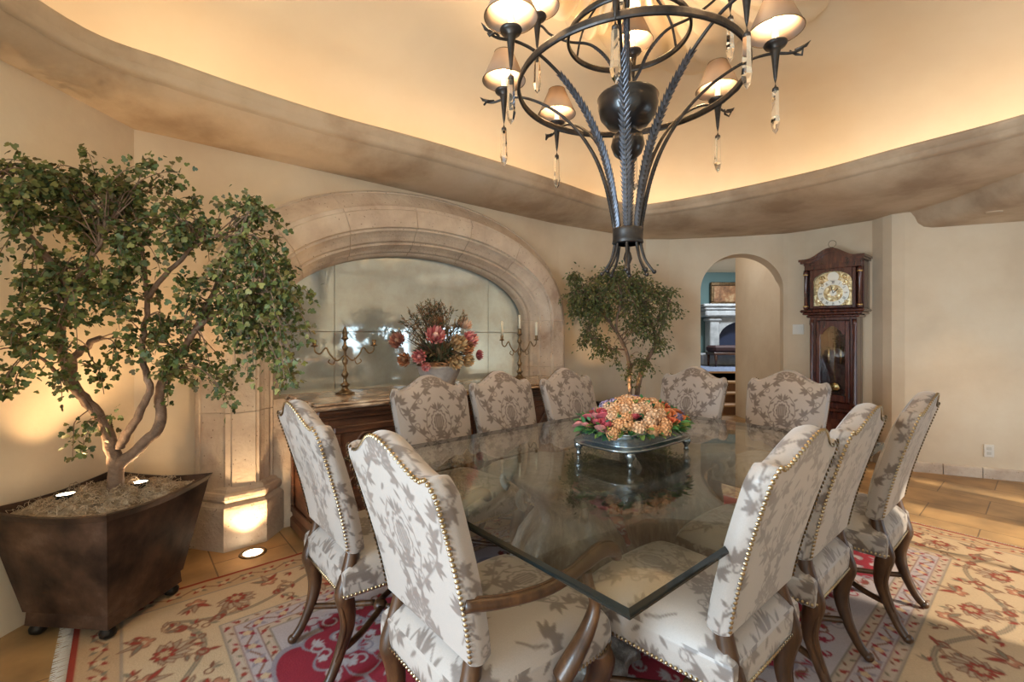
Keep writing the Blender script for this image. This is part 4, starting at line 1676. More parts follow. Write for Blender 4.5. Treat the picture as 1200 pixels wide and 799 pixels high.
def pedestal_mb(sg):
    """carved sheaf: lobed foot, pinched waist, fluted bulb that opens into scrolled shells under the glass"""
    mb = MB()
    prof_ = [(0.30, 0.0), (0.315, 0.02), (0.30, 0.05), (0.24, 0.07), (0.20, 0.09), (0.225, 0.12), (0.265, 0.19), (0.285, 0.27), (0.28, 0.35), (0.25, 0.43),
             (0.205, 0.49), (0.175, 0.53), (0.165, 0.56), (0.18, 0.59), (0.215, 0.625), (0.262, 0.66), (0.305, 0.69), (0.325, 0.708), (0.322, 0.724), (0.29, 0.7265)]
    seg = 144

    def fl(t, an):
        a = an + t * 1.4
        lob = abs(math.cos(a * 3.5))
        fine = math.cos(a * 28)
        return 0.86 + 0.13 * lob ** 0.6 + 0.022 * fine
    mb.lathe(prof_, seg, 0, (0, 0, 0), True, fl, sx=0.86, sy=1.0)
    # curled shell lips
    for i in range(7):
        a0 = (i + 0.5) * 2 * PI / 7 - 1.4
        pts = []
        for k in range(15):
            th_ = k / 14 * PI * 1.7
            rr = 0.30 - 0.010 + 0.030 * math.sin(th_)
            zz_ = 0.655 - 0.040 * math.cos(th_) * (1 - k / 22)
            pts.append((rr * 0.86 * math.cos(a0 + PI / 7), rr * math.sin(a0 + PI / 7), zz_))
        mb.tube(pts, [0.018 * (1 - 0.6 * k / 14) for k in range(15)], 8)
    return mb


pm = pedestal_mb(1).mesh('pedestal', M['pedestal'])
for u in (-0.40, 0.42):
    o = obj('pedestal', pm, tb, (u, 0.03, 0.0), 0.0 if u < 0 else PI)

# ================================================================== FLOWER CENTREPIECE
tr = thing('footed_tray', 'oval pewter flower tray on ball feet in the centre of the glass table', 'tray', W(-0.045, -0.035, ZT + 0.0105), TH)
oct_ = []
A_, B_ = 0.285, 0.185
for k in range(48):
    an = 2 * PI * k / 48
    c_, s_ = math.cos(an), math.sin(an)
    e = 4.0
    rr = (abs(c_) ** e + abs(s_) ** e) ** (-1 / e)
    oct_.append((rr * c_, rr * s_))
mb = MB()
lv = [(0.0001, 0.066), (0.80, 0.066), (0.86, 0.060), (0.985, 0.062), (1.0, 0.068), (0.985, 0.074), (0.86, 0.074), (0.85, 0.082), (0.92, 0.112), (0.93, 0.128), (0.97, 0.132), (0.965, 0.138), (0.90, 0.136), (0.86, 0.10)]
vs = [(A_ * k * x, B_ * k * y, z) for k, z in lv for x, y in oct_]
mb.add(vs, [(j * 48 + i, j * 48 + (i + 1) % 48, (j + 1) * 48 + (i + 1) % 48, (j + 1) * 48 + i) for j in range(len(lv) - 1) for i in range(48)], 0, True)
mb.build('basin', M['silver'], tr)
for sx in (-1, 1):
    for sy in (-1, 1):
        MB().lathe([(0.004, 0), (0.013, 0.003), (0.010, 0.012), (0.009, 0.022), (0.019, 0.038), (0.022, 0.050), (0.016, 0.060), (0.012, 0.068)], 14, 0, (sx * 0.225, sy * 0.14, 0)).build('foot', M['silver'], tr)

fa = thing('flower_arrangement', 'low mound of peach, pink, purple and coral flowers on the glass table', 'flower arrangement', W(-0.045, -0.035, ZT + 0.0105 + 0.10), TH)
rnd = random.Random(21)


def blossom_mesh(name, col, kind):
    V, F, CO = [], [], []
    r2 = random.Random(hash(name) % 1000 if False else len(name) * 7 + kind)
    if kind == 0:           # ball of many little petals
        for i in range(70):
            z = 1 - 2 * (i + 0.5) / 70
            if z < -0.45:
                continue
            an = i * 2.39996
            d = Vector((math.sqrt(1 - z * z) * math.cos(an), math.sqrt(1 - z * z) * math.sin(an), z))
            x = d.orthogonal().normalized()
            y = d.cross(x)
            rr = 1.0 + r2.uniform(-.08, .10)
            b = len(V)
            s_ = 0.21
            V.append(d * (rr - 0.06))
            for k in range(5):
                a = k * 2 * PI / 5 + i
                V.append(d * (rr + r2.uniform(0.02, .12)) + x * (s_ * math.cos(a)) + y * (s_ * math.sin(a)))
            F += [(b, b + 1 + k, b + 1 + (k + 1) % 5) for k in range(5)]
            m_ = r2.uniform(0.80, 1.12)
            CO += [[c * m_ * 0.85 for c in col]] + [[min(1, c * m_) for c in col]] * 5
        # core
        b = len(V)
        for j in range(5):
            for k in range(8):
                th_ = PI * (j + 0.5) / 5
                V.append(Vector((math.sin(th_) * math.cos(k * PI / 4), math.sin(th_) * math.sin(k * PI / 4), math.cos(th_))) * 0.9)
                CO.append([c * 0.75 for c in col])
        F2 = [(b + j * 8 + k, b + j * 8 + (k + 1) % 8, b + (j + 1) * 8 + (k + 1) % 8, b + (j + 1) * 8 + k) for j in range(4) for k in range(8)]
    else:                   # rose-like cup of overlapping petals
        F2 = []
        for ring, (n_, r0, tilt, hh) in enumerate(((5, 0.35, 0.15, 1.0), (6, 0.62, 0.45, 0.92), (7, 0.92, 0.85, 0.75), (8, 1.15, 1.2, 0.5))):
            for i in range(n_):
                a = 2 * PI * i / n_ + ring
                m_ = r2.uniform(0.85, 1.12)
                b = len(V)
                for q_ in range(3):
                    for p_ in range(4):
                        w_ = (p_ / 3 - 0.5) * 1.1
                        up = q_ / 2
                        rr = r0 * (0.35 + 0.65 * up) + 0.10 * up * tilt
                        aa = a + w_ * (0.55 + 0.5 * up) * 2 * PI / n_ * 1.1
                        V.append(Vector((rr * math.cos(aa), rr * math.sin(aa), -0.2 + up * hh - 0.16 * up * up * tilt - 0.10 * abs(w_) * up)))
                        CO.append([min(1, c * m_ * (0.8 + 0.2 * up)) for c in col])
                F2 += [(b + q_ * 4 + p_, b + q_ * 4 + p_ + 1, b + (q_ + 1) * 4 + p_ + 1, b + (q_ + 1) * 4 + p_) for q_ in range(2) for p_ in range(3)]
    me = bpy.data.meshes.new(name)
    me.from_pydata([tuple(v) for v in V], [], F + F2)
    at = me.color_attributes.new('pattern', 'FLOAT_COLOR', 'POINT')
    at.data.foreach_set('color', np.hstack([np.array(CO, np.float32), np.ones((len(CO), 1), np.float32)]).ravel())
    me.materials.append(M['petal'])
    return me


bl = {'peach': [blossom_mesh('peach_blossom', (0.80, 0.43, 0.21), 0), blossom_mesh('pale_peach_blossom', (0.84, 0.54, 0.33), 0)],
      'coral': [blossom_mesh('coral_rose', (0.72, 0.19, 0.10), 1), blossom_mesh('orange_rose', (0.78, 0.28, 0.12), 1)],
      'pink': [blossom_mesh('pink_rose', (0.66, 0.14, 0.17), 1), blossom_mesh('rose_pink', (0.72, 0.30, 0.27), 1)],
      'purple': [blossom_mesh('purple_blossom', (0.23, 0.16, 0.30), 0), blossom_mesh('lilac_blossom', (0.36, 0.28, 0.42), 0)]}
spots = []
tries = 0
while len(spots) < 94 and tries < 6000:
    tries += 1
    a, r = rnd.uniform(0, 2 * PI), math.sqrt(rnd.random())
    x, y = 0.305 * r * math.cos(a), 0.200 * r * math.sin(a)
    if all((x - p[0]) ** 2 + (y - p[1]) ** 2 > 0.0315 ** 2 for p in spots):
        spots.append((x, y, r))
for (x, y, r) in spots:
    z = 0.036 + 0.095 * (1 - r ** 2.2)
    # which colour drift: x runs along the table (away-right), y across (away-left)
    sx_, dp = .76 * x - .65 * y, .65 * x + .76 * y
    if sx_ < -0.15:
        k = 'pink'
    elif dp > 0.03 and sx_ < 0.05:
        k = 'purple'
    elif sx_ > 0.11 or (sx_ > 0.03 and dp > 0.06):
        k = 'coral'
    elif sx_ < -0.09 and dp > -0.03:
        k = 'purple'
    else:
        k = 'peach'
    if rnd.random() < 0.06:
        k = rnd.choice(['peach', 'coral', 'pink', 'purple'])
    s_ = {'peach': 0.031, 'coral': 0.029, 'pink': 0.025, 'purple': 0.030}[k] * rnd.uniform(0.88, 1.15)
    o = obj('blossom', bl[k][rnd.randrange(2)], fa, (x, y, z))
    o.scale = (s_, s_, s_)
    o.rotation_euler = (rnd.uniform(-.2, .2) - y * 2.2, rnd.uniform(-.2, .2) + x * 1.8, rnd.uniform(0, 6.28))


def leaf_cloud(placements, shape, cols, seed=1):
    """placements: (pos, dir, up, size); shape: 2-D outline fan with fold. returns V, F, col"""
    rr = random.Random(seed)
    P = np.array([p[0] for p in placements], float)
    D = np.array([p[1] for p in placements], float)
    U = np.array([p[2] for p in placements], float)
    S_ = np.array([p[3] for p in placements], float)
    D /= np.linalg.norm(D, axis=1)[:, None] + 1e-9
    U -= D * (U * D).sum(1)[:, None]
    U /= np.linalg.norm(U, axis=1)[:, None] + 1e-9
    X = np.cross(D, U)
    sh = np.array(shape, float)          # (k,3): along D, along X, along U
    V = P[:, None, :] + S_[:, None, None] * (sh[None, :, 0:1] * D[:, None] + sh[None, :, 1:2] * X[:, None] + sh[None, :, 2:3] * U[:, None])
    k = len(sh)
    n = len(placements)
    F = []
    base = np.arange(n) * k
    tri = [(0, i, i + 1) for i in range(1, k - 1)]
    for a, b, c in tri:
        F.append(np.stack([base + a, base + b, base + c], 1))
    F = np.concatenate(F)
    cc = np.array([cols[rr.randrange(len(cols))] for _ in range(n)])
    cc = cc * np.array([rr.uniform(0.75, 1.2) for _ in range(n)])[:, None]
    CO = np.repeat(cc, k, axis=0)
    return V.reshape(-1, 3), F, CO


OVAL = [(0, 0, 0), (.25, .22, .05), (.55, .26, .06), (.85, .12, 0), (1, 0, -.05), (.85, -.12, 0), (.55, -.26, .06), (.25, -.22, .05)]
IVY = [(0, 0, 0), (.10, .42, .03), (.38, .50, .06), (.52, .26, .03), (.80, .30, 0), (1.0, 0, -.06), (.80, -.30, 0), (.52, -.26, .03), (.38, -.50, .06), (.10, -.42, .03)]
M['foliage'] = attr_mat('foliage', 0.5, bump=0.1, bscale=60, spec=0.35)
pl = []
for i in range(300):
    a = rnd.uniform(0, 2 * PI)
    k = rnd.uniform(0.86, 1.10)
    x, y = 0.29 * k * math.cos(a), 0.19 * k * math.sin(a)
    d = Vector((math.cos(a), math.sin(a), rnd.uniform(-0.45, 0.35)))
    pl.append(((x * .92, y * .92, rnd.uniform(.022, .06)), d, (rnd.uniform(-.5, .5), rnd.uniform(-.5, .5), 1), rnd.uniform(0.035, 0.062)))
for i in range(120):
    a, r = rnd.uniform(0, 2 * PI), math.sqrt(rnd.random()) * 0.9
    x, y = 0.31 * r * math.cos(a), 0.21 * r * math.sin(a)
    pl.append(((x, y, 0.025 + 0.105 * (1 - r ** 2.2)), (rnd.uniform(-1, 1), rnd.uniform(-1, 1), 0.9), (rnd.uniform(-1, 1), rnd.uniform(-1, 1), .5), rnd.uniform(0.03, 0.045)))
V, F, CO = leaf_cloud(pl, OVAL, [(0.05, 0.17, 0.05), (0.10, 0.26, 0.08), (0.20, 0.30, 0.07), (0.04, 0.13, 0.06)], 5)
obj('leaves', np_mesh('arrangement_leaves', V, F, M['foliage'], CO), fa)

# ================================================================== SIDEBOARD
sb = thing('sideboard', 'long carved dark wood sideboard with a veined marble top under the arched mirror', 'sideboard', W(NC, 1.70, 0.0105), TH)
X0, X1, YF, YB = -1.115, 1.11, -0.285, 0.30
mb = MB()
mb.box(X0, X1, YF + .03, YB, 0.09, 0.845, bev=0.006)
mb.box(X0 - .015, X1 + .015, YF + .01, YB, 0.0, 0.10, bev=0.02)
mb.box(X0 - .02, X1 + .02, YF, YB, 0.825, 0.862, bev=0.012)
mb.box(X0 - .01, X1 + .01, YF + .01, YB, 0.795, 0.812, bev=0.006)
mb.build('carcass', M['dwood'], sb)
mb = MB()
mb.box(X0 - 0.05, X1 + 0.05, YF - 0.035, YB, 0.862, 0.884, bev=0.010)
mb.box(X0 - 0.035, X1 + 0.035, YF - 0.02, YB, 0.882, 0.900, bev=0.008)
mb.build('marble_top', M['marble'], sb)


def carved_door(w, h):
    mb = MB()
    f = 0.045
    for (a, b, c, d) in ((-w / 2, w / 2, 0, f), (-w / 2, w / 2, h - f, h), (-w / 2, -w / 2 + f, f, h - f), (w / 2 - f, w / 2, f, h - f)):
        mb.box(a, b, -0.022, 0.0, c, d, bev=0.007)
    mb.box(-w / 2 + f, w / 2 - f, -0.008, 0.0, f, h - f)
    iw, ih = w / 2 - f - .012, h / 2 - f - .012
    pts = []
    for k in range(65):
        a = 2 * PI * k / 64
        r = 1 + 0.10 * math.cos(4 * a)
        c_, s_ = math.cos(a), math.sin(a)
        pts.append((iw * max(-1, min(1, 1.15 * c_ * r * .9)), -0.012, h / 2 + ih * max(-1, min(1, 1.15 * s_ * r * .9))))
    mb.tube(pts, 0.008, 6)
    for sx in (-1, 1):
        for sy in (-1, 1):
            for q_ in range(3):
                cv = curl(sx * iw * (0.18 + 0.25 * q_), h / 2 + sy * ih * (0.55 - .12 * q_), sy * 0.8 + (PI if sx < 0 else 0), 0.022 + 0.006 * q_, sx * sy * -1.0, 14, 0.05)
                mb.tube([(x, -0.013, z) for x, z in cv], [0.008 * (1 - 0.6 * i / 14) for i in range(15)], 6)
            for q_ in range(4):
                an = q_ * 0.5 + 0.2
                p0 = Vector((sx * 0.02, -0.012, h / 2))
                p1 = p0 + Vector((sx * math.cos(an) * 0.075, -0.006, sy * math.sin(an) * 0.085))
                mb.tube([p0, p0.lerp(p1, .5) + Vector((0, -.006, 0)), p1], [0.005, 0.011, 0.002], 6)
    mb.ball((0, -0.014, h / 2), 0.022, seg=12)
    return mb


dws = [0.50, 0.50, 0.50, 0.50]
me_ = carved_door(0.47, 0.60).mesh('carved_door', M['dwood'])
for i in range(4):
    x = -0.80 + i * 0.532
    o = obj('door', me_, sb, (x, YF + 0.03, 0.155))
    MB().ball((0.20 if i % 2 == 0 else -0.20, -0.032, 0.30), 0.012, seg=8).build('door_knob', M['oldbrass'], o)
for x in (X0 + .028, -0.534, -0.002, 0.53, X1 - .028):
    mb = MB()
    mb.box(x - .026, x + .026, YF + .012, YF + .034, 0.11, 0.79, bev=0.006)
    for k in range(9):
        z = 0.17 + k * 0.07
        mb.ball((x, YF + .010, z), 0.014, seg=8, rings=5, sz=1.7)
    mb.build('carved_stile', M['dwood'], sb)
# end panel on the visible left side
mb = MB()
for (y0, y1, z0, z1) in ((YF + .05, YB - .02, .12, .17), (YF + .05, YB - .02, .74, .79), (YF + .05, YF + .10, .17, .74), (YB - .07, YB - .02, .17, .74)):
    mb.box(X0 - .014, X0, y0, y1, z0, z1, bev=0.005)
mb.build('side_panel', M['dwood'], sb)


# ---- candelabra
def candelabrum(label, loc, rz, h, candles):
    t = thing('candelabrum', label, 'candelabrum', loc, rz, None)
    k = h / 0.44
    pr_ = [(.062, 0), (.064, .008), (.045, .016), (.026, .028), (.018, .045), (.024, .055), (.030, .066), (.014, .080), (.011, .11), (.020, .125), (.024, .14), (.012, .16), (.009, .20), (.016, .215), (.020, .235), (.010, .255),
           (.008, .30), (.016, .315), (.022, .33), (.011, .345), (.008, .375), (.020, .385), (.026, .392), (.018, .398), (.016, .42), (.018, .432), (.008, .44)]
    MB().lathe([(r, z * k) for r, z in pr_], 20).build('stem', M['oldbrass'], t)
    mb = MB()
    for sx in (-1, 1):
        pts = spline([(sx * .008, 0, .27 * k), (sx * .05, 0, .235 * k), (sx * .095, 0, .28 * k), (sx * .12, 0, .325 * k), (sx * .155, 0, .285 * k), (sx * .185, 0, .30 * k), (sx * .19, 0, .335 * k)], 6)
        mb.tube(pts, 0.0055, 8)
        mb.tube(spline([(sx * .06, 0, .255 * k), (sx * .075, 0, .21 * k), (sx * .105, 0, .225 * k), (sx * .095, 0, .245 * k)], 5), 0.004, 6)
    mb.build('arms', M['oldbrass'], t)
    for sx in (-1, 1):
        MB().lathe([(.005, 0), (.022, .006), (.026, .010), (.012, .014), (.013, .03), (.015, .045), (.010, .048)], 14, 0, (sx * .19, 0, .332 * k)).build('candle_cup', M['oldbrass'], t)
    if candles:
        for sx in (-1, 0, 1):
            z0 = .42 * k if sx == 0 else .362 * k
            MB().lathe([(.0105, 0), (.0105, .135), (.004, .142), (.0008, .143)], 12, 0, (sx * .19, 0, z0)).build('candle', M['candle'], t)
    else:
        MB().lathe([(.010, 0), (.016, .01), (.010, .03), (.002, .045)], 12, 0, (0, 0, .43 * k)).build('finial', M['oldbrass'], t)
    return t


candelabrum('aged brass candelabrum without candles at the left end of the marble top', W(-0.72, 1.79, 0.911), TH - 0.25, 0.42, False)
candelabrum('tall brass candelabrum holding pale candles at the right end of the marble top', W(0.86, 1.80, 0.911), TH - 0.1, 0.455, True)

# ---- protea arrangement in a stone basin
ap = W(-0.02, 1.73, 0.911)
bs = thing('stone_basin', 'grey stone basin holding the dried protea arrangement on the marble top', 'planter', ap, TH)
MB().lathe([(.10, 0), (.115, .01), (.125, .05), (.15, .10), (.165, .145), (.175, .155), (.17, .165), (.155, .160), (.14, .12), (.001, .11)], 32).build('bowl', M['basin'], bs)
pa = thing('protea_arrangement', 'dried protea and twig arrangement rising from the stone basin before the mirror', 'flower arrangement', (ap.x, ap.y, ap.z + .12), TH)
rnd = random.Random(8)
# twig wreath on the rim
mb = MB()
for k in range(9):
    ph = rnd.uniform(0, 6)
    pts = [((0.150 + 0.012 * math.sin(3 * a + ph)) * math.cos(a), (0.150 + 0.012 * math.sin(3 * a + ph)) * math.sin(a), 0.055 + 0.016 * math.sin(5 * a + ph * 2)) for a in np.linspace(0, 2 * PI, 49)]
    mb.tube(pts, 0.0065, 5, caps=False)
mb.build('twig_wreath', M['basket'], pa)
# dark reeds and bare twigs
mb = MB()
tips = []
for k in range(64):
    a = rnd.uniform(0, 2 * PI)
    sp = rnd.uniform(0.1, 1.0)
    hgt = rnd.uniform(0.34, 0.56) * (1 - 0.35 * sp)
    px_ = (0.34 * sp * math.cos(a) - 0.06, 0.15 * sp * math.sin(a), 0.06 + hgt)
    mid = (px_[0] * .45 + rnd.uniform(-.02, .02), px_[1] * .45, 0.06 + hgt * .55)
    pts = spline([(rnd.uniform(-.06, .06), rnd.uniform(-.04, .04), 0.02), mid, px_], 5)
    mb.tube(pts, [0.0035 - 0.0002 * i for i in range(len(pts))], 5)
    tips.append((pts[-1], (pts[-1] - pts[-3]).normalized()))
    for q_ in range(5):
        b = pts[5 + q_]
        d = Vector((rnd.uniform(-1, 1), rnd.uniform(-.6, .6), rnd.uniform(.2, 1))).normalized() * rnd.uniform(.03, .07)
        mb.tube([b, b + d * .5 + Vector((0, 0, .008)), b + d], [0.002, 0.0018, 0.001], 4)
        tips.append((b + d, d.normalized()))
mb.build('twigs', mottled('dark_twig', [(0.3, (0.06, 0.035, 0.025)), (0.7, (0.20, 0.13, 0.09))], 20, 0.8, bump=0), pa)
pl = []
for (p, d) in tips:
    for q_ in range(7):
        dd = (d + Vector((rnd.uniform(-.8, .8), rnd.uniform(-.8, .8), rnd.uniform(-.5, .5)))).normalized()
        pl.append((p - d * rnd.uniform(0, .05), dd, (rnd.uniform(-1, 1), -1, rnd.uniform(-1, 1)), rnd.uniform(.016, .032)))
for q_ in range(420):
    a, sp = rnd.uniform(0, 2 * PI), rnd.uniform(.2, 1)
    dd = Vector((math.cos(a) * sp, math.sin(a) * sp * .6, rnd.uniform(-.35, 1.2)))
    pl.append(((0.13 * sp * math.cos(a), 0.10 * sp * math.sin(a), 0.06 + rnd.uniform(0, .10)), dd, (rnd.uniform(-1, 1), rnd.uniform(-1, 1), 1), rnd.uniform(.06, .13)))
BLADE = [(0, 0, 0), (.3, .09, .03), (.6, .09, .02), (1, 0, -.08), (.6, -.09, .02), (.3, -.09, .03)]
V, F, CO = leaf_cloud(pl, BLADE, [(0.10, 0.12, 0.06), (0.20, 0.16, 0.09), (0.26, 0.13, 0.07), (0.06, 0.09, 0.05), (0.30, 0.20, 0.11)], 6)
obj('dried_foliage', np_mesh('dried_foliage', V, F, M['foliage'], CO), pa)


def protea(name, loc, r, outer, inner, aim, label=None):
    r *= 1.12
    V_, F_, C_ = [], [], []
    up = Vector(aim).normalized()
    x = up.orthogonal().normalized()
    y = up.cross(x)
    pl_ = []
    for ring, (n_, r0, ti) in enumerate(((11, .42, .35), (11, .52, .85), (10, .60, 1.5))):
        for i in range(n_):
            a = 2 * PI * (i + ring * .5) / n_
            d = x * math.cos(a) + y * math.sin(a)
            base = Vector(loc) + d * r * .28
            pl_.append((base, up * 1.3 + d * ti, d, r * (1.55 - .18 * ring)))
    PET = [(0, -0, 0), (.3, .13, .12), (.6, .145, .14), (.85, .07, .04), (1, 0, -.02), (.85, -.07, .04), (.6, -.145, .14), (.3, -.13, .12)]
    V_, F_, C_ = leaf_cloud(pl_, PET, outer, 3)
    # centre cone
    mb_ = MB().ball((0, 0, 0), r * .34, seg=14, rings=8, sz=1.7)
    cv = np.array([tuple(Vector(loc) + up * (v[2] + r * .5) + x * v[0] + y * v[1]) for v in mb_.v])
    b = len(V_)
    tri = []
    for f in mb_.f:
        if len(f) == 4:
            tri += [(f[0], f[1], f[2]), (f[0], f[2], f[3])]
    V2 = np.vstack([V_, cv]); F2 = np.vstack([F_, np.array(tri) + b]); C2 = np.vstack([C_, np.tile(inner, (len(cv), 1))])
    o_ = obj(name, np_mesh(name, V2, F2, M['petal'], C2), pa)
    if label:
        o_['label'] = label


PK = [(0.74, 0.30, 0.29), (0.80, 0.42, 0.38), (0.64, 0.20, 0.21)]
BRW = [(0.42, 0.20, 0.10), (0.52, 0.28, 0.14), (0.34, 0.14, 0.07)]
PEA = [(0.80, 0.50, 0.36), (0.84, 0.60, 0.45)]
TAN = [(0.55, 0.38, 0.20), (0.62, 0.45, 0.26), (0.44, 0.28, 0.14)]
protea('protea', (-0.10, -.10, .25), .062, PK, (0.75, 0.55, 0.50), (-.3, -.8, .6), 'pink protea head')
protea('protea', (0.19, -.09, .225), .058, PK, (0.75, 0.5, 0.42), (.4, -.8, .5), 'pink protea head at the right')
protea('protea', (0.20, -.02, .33), .052, PEA, (0.75, 0.55, 0.40), (.3, -.4, .9), 'peach protea bud')
protea('protea', (-0.35, -.04, .22), .050, [(0.52, 0.24, 0.18), (0.42, 0.18, 0.14)], (0.5, 0.3, 0.22), (-.8, -.5, .5), 'rusty protea head')
protea('protea', (-0.03, 0, .34), .050, BRW, (0.30, 0.14, 0.08), (-.1, -.4, 1), 'brown protea head')
protea('protea', (0.06, -.13, .20), .060, TAN, (0.45, 0.3, 0.16), (.1, -1, .4), 'straw-coloured protea head')
protea('protea', (0.14, -.12, .17), .052, BRW, (0.4, 0.2, 0.1), (.3, -1, .2), 'brown protea head')
protea('protea', (0.02, -.17, .09), .050, TAN, (0.6, 0.42, 0.22), (-.1, -1, -.3), 'straw-coloured drooping head')
protea('protea', (0.12, -.17, .09), .044, TAN, (0.6, 0.42, 0.22), (.4, -1, -.2), 'straw-coloured drooping head')
protea('protea', (-0.22, -.10, .12), .044, PK, (0.6, 0.3, 0.3), (-.7, -.8, .1), 'pink bud at the lower left')
protea('protea', (-0.20, -.15, .06), .030, PK, (0.6, 0.3, 0.3), (-.5, -.8, -.4), 'small pink bud')
protea('protea', (0.26, -.12, .12), .036, [(0.40, 0.09, 0.11), (0.5, 0.16, 0.16)], (0.4, 0.1, 0.1), (.8, -.7, 0), 'wine-red bud')
protea('protea', (-0.30, -.06, .10), .045, BRW, (0.3, 0.16, 0.09), (-1, -.4, .1), 'brown protea head')

# ================================================================== LONGCASE CLOCK
ck = thing('longcase_clock', 'tall mahogany longcase clock with a brass and silver dial against the far wall', 'clock', (3.425, 4.865, 0), TH + PI / 2)


def arch_panel(mb, w, z0, zs, rise, y0, y1, seg=18, mi=0):
    pr = [(-w / 2, z0), (w / 2, z0)] + [(w / 2 * math.cos(t), zs + rise * math.sin(t)) for t in np.linspace(0, PI, seg)]
    n_ = len(pr)
    mb.add([(x, y0, z) for x, z in pr] + [(x, y1, z) for x, z in pr], [tuple(range(n_)), tuple(range(2 * n_ - 1, n_ - 1, -1))] + [(i, i + n_, (i + 1) % n_ + n_, (i + 1) % n_) for i in range(n_)], mi)
    return mb


# local +y points to the room, -y to the wall
def cb(mb, x0, x1, y0, y1, z0, z1, bev=0.004):
    return mb.box(x0, x1, y0, y1, z0, z1, bev=bev)


mb = MB()
cb(mb, -.27, .27, -.15, .13, 0, .10, .012); cb(mb, -.25, .25, -.14, .11, .10, .50, .006); cb(mb, -.265, .265, -.15, .125, .50, .54, .015)
cb(mb, -.16, .16, .105, .12, .17, .44, .01)
mb.build('base', M['mahog'], ck)
mb = MB()
cb(mb, -.21, .21, -.13, -.05, .54, 1.50)
for sx in (-1, 1):
    cb(mb, min(sx * .21, sx * .15), max(sx * .21, sx * .15), -.05, .09, .54, 1.50)
cb(mb, -.15, .15, -.05, .085, .54, .60); cb(mb, -.15, .15, -.05, .085, 1.46, 1.50)
mb.build('trunk', M['mahog'], ck)
for sx in (-1, 1):
    MB().lathe([(.020, .57), (.022, .60), (.016, .62), (.016, 1.40), (.022, 1.42), (.020, 1.47)], 14, 0, (sx * .19, .092, 0)).build('trunk_column', M['mahog'], ck)
mb = MB()
for sx in (-1, 1):
    cb(mb, min(sx * .148, sx * .110), max(sx * .148, sx * .110), .085, .105, .61, 1.45, .005)
cb(mb, -.11, .11, .085, .105, .61, .68, .005)
# arched head of the trunk door
pr = [(-.11, 1.45)] + [(x, 1.33 + .07 * (0.5 + 0.5 * math.cos(PI * x / .11)) - (0.02 if abs(x) > .08 else 0)) for x in np.linspace(-.11, .11, 21)] + [(.11, 1.45)]
n_ = len(pr)
mb.add([(x, .085, z) for x, z in pr] + [(x, .105, z) for x, z in pr], [tuple(range(2 * n_ - 1, n_ - 1, -1)), tuple(range(n_))] + [(i, i + n_, (i + 1) % n_ + n_, (i + 1) % n_) for i in range(n_)])
dd_ = mb.build('trunk_door', M['mahog'], ck)
cg = MB().add([(-.112, .094, .67), (.112, .094, .67), (.112, .094, 1.41), (-.112, .094, 1.41)], [(0, 1, 2, 3)]).build('glass', pane_mat('clock_glass', (0.75, 0.78, 0.8), 1.5, 0.02, 0.12), dd_)
mb = MB().tube([(0, .02, 1.45), (0, .02, .80)], 0.005, 6)
mb.lathe([(.001, -.012), (.04, -.008), (.052, 0), (.04, .008), (.001, .012)], 24, 0, (0, 0, 0))
k_ = len(mb.v) - 5 * 24
for i in range(k_, len(mb.v)):
    x, y, z = mb.v[i]
    mb.v[i] = (x, .02 + z, y + .755)
mb.build('pendulum', M['brass'], ck)
for x in (-.055, .055):
    MB().tube([(x, .01, 1.45), (x, .01, 1.18)], 0.002, 5).tube([(x, .01, 1.18), (x, .01, 1.0)], 0.017, 12).build('weight', M['brass'], ck)
mb = MB()
cb(mb, -.235, .235, -.14, .115, 1.49, 1.52, .01); cb(mb, -.265, .265, -.15, .145, 1.52, 1.545, .008); cb(mb, -.285, .285, -.15, .165, 1.545, 1.575, .012)
cb(mb, -.265, .265, -.15, -.05, 1.575, 2.06)
for sx in (-1, 1):
    cb(mb, min(sx * .265, sx * .235), max(sx * .265, sx * .235), -.05, .08, 1.575, 2.06)
cb(mb, -.245, .245, -.05, .12, 2.0, 2.06)
mb.build('hood', M['mahog'], ck)
for sx in (-1, 1):
    mb = MB().lathe([(.020, 1.58), (.026, 1.60), (.017, 1.62), (.017, 1.94), (.026, 1.96), (.022, 2.0)], 14, 0, (sx * .238, .118, 0))
    mb.lathe([(.0265, 1.605), (.0265, 1.62)], 14, 1, (sx * .238, .118, 0)).lathe([(.0265, 1.945), (.0265, 1.96)], 14, 1, (sx * .238, .118, 0))
    mb.build('hood_column', [M['mahog'], M['brass']], ck)
# pediment with a swept arch, cornice following it
mb = MB()
xs = np.linspace(-.29, .29, 41)
top = [2.115 + .095 * (0.5 + 0.5 * math.cos(PI * min(1, abs(x) / .22))) for x in xs]
for (ya, yb, dz, th_, k) in ((-.15, .13, 0.0, None, .88), (-.16, .185, .0, .024, 1.0), (-.155, .165, -.022, .024, .96)):
    vs, m_ = [], len(xs)
    for x, z in zip(xs, top):
        zt = z + dz
        zb = 2.05 if th_ is None else zt - th_
        for y in (ya, yb):
            vs += [(x * k, y, zb), (x * k, y, zt)]
    fs = []
    for i in range(m_ - 1):
        b = i * 4
        fs += [(b, b + 1, b + 5, b + 4), (b + 3, b + 2, b + 6, b + 7), (b + 1, b + 3, b + 7, b + 5), (b + 2, b, b + 4, b + 6)]
    fs += [(0, 2, 3, 1), ((m_ - 1) * 4, (m_ - 1) * 4 + 1, (m_ - 1) * 4 + 3, (m_ - 1) * 4 + 2)]
    mb.add(vs, fs)
mb.build('pediment', M['mahog'], ck)
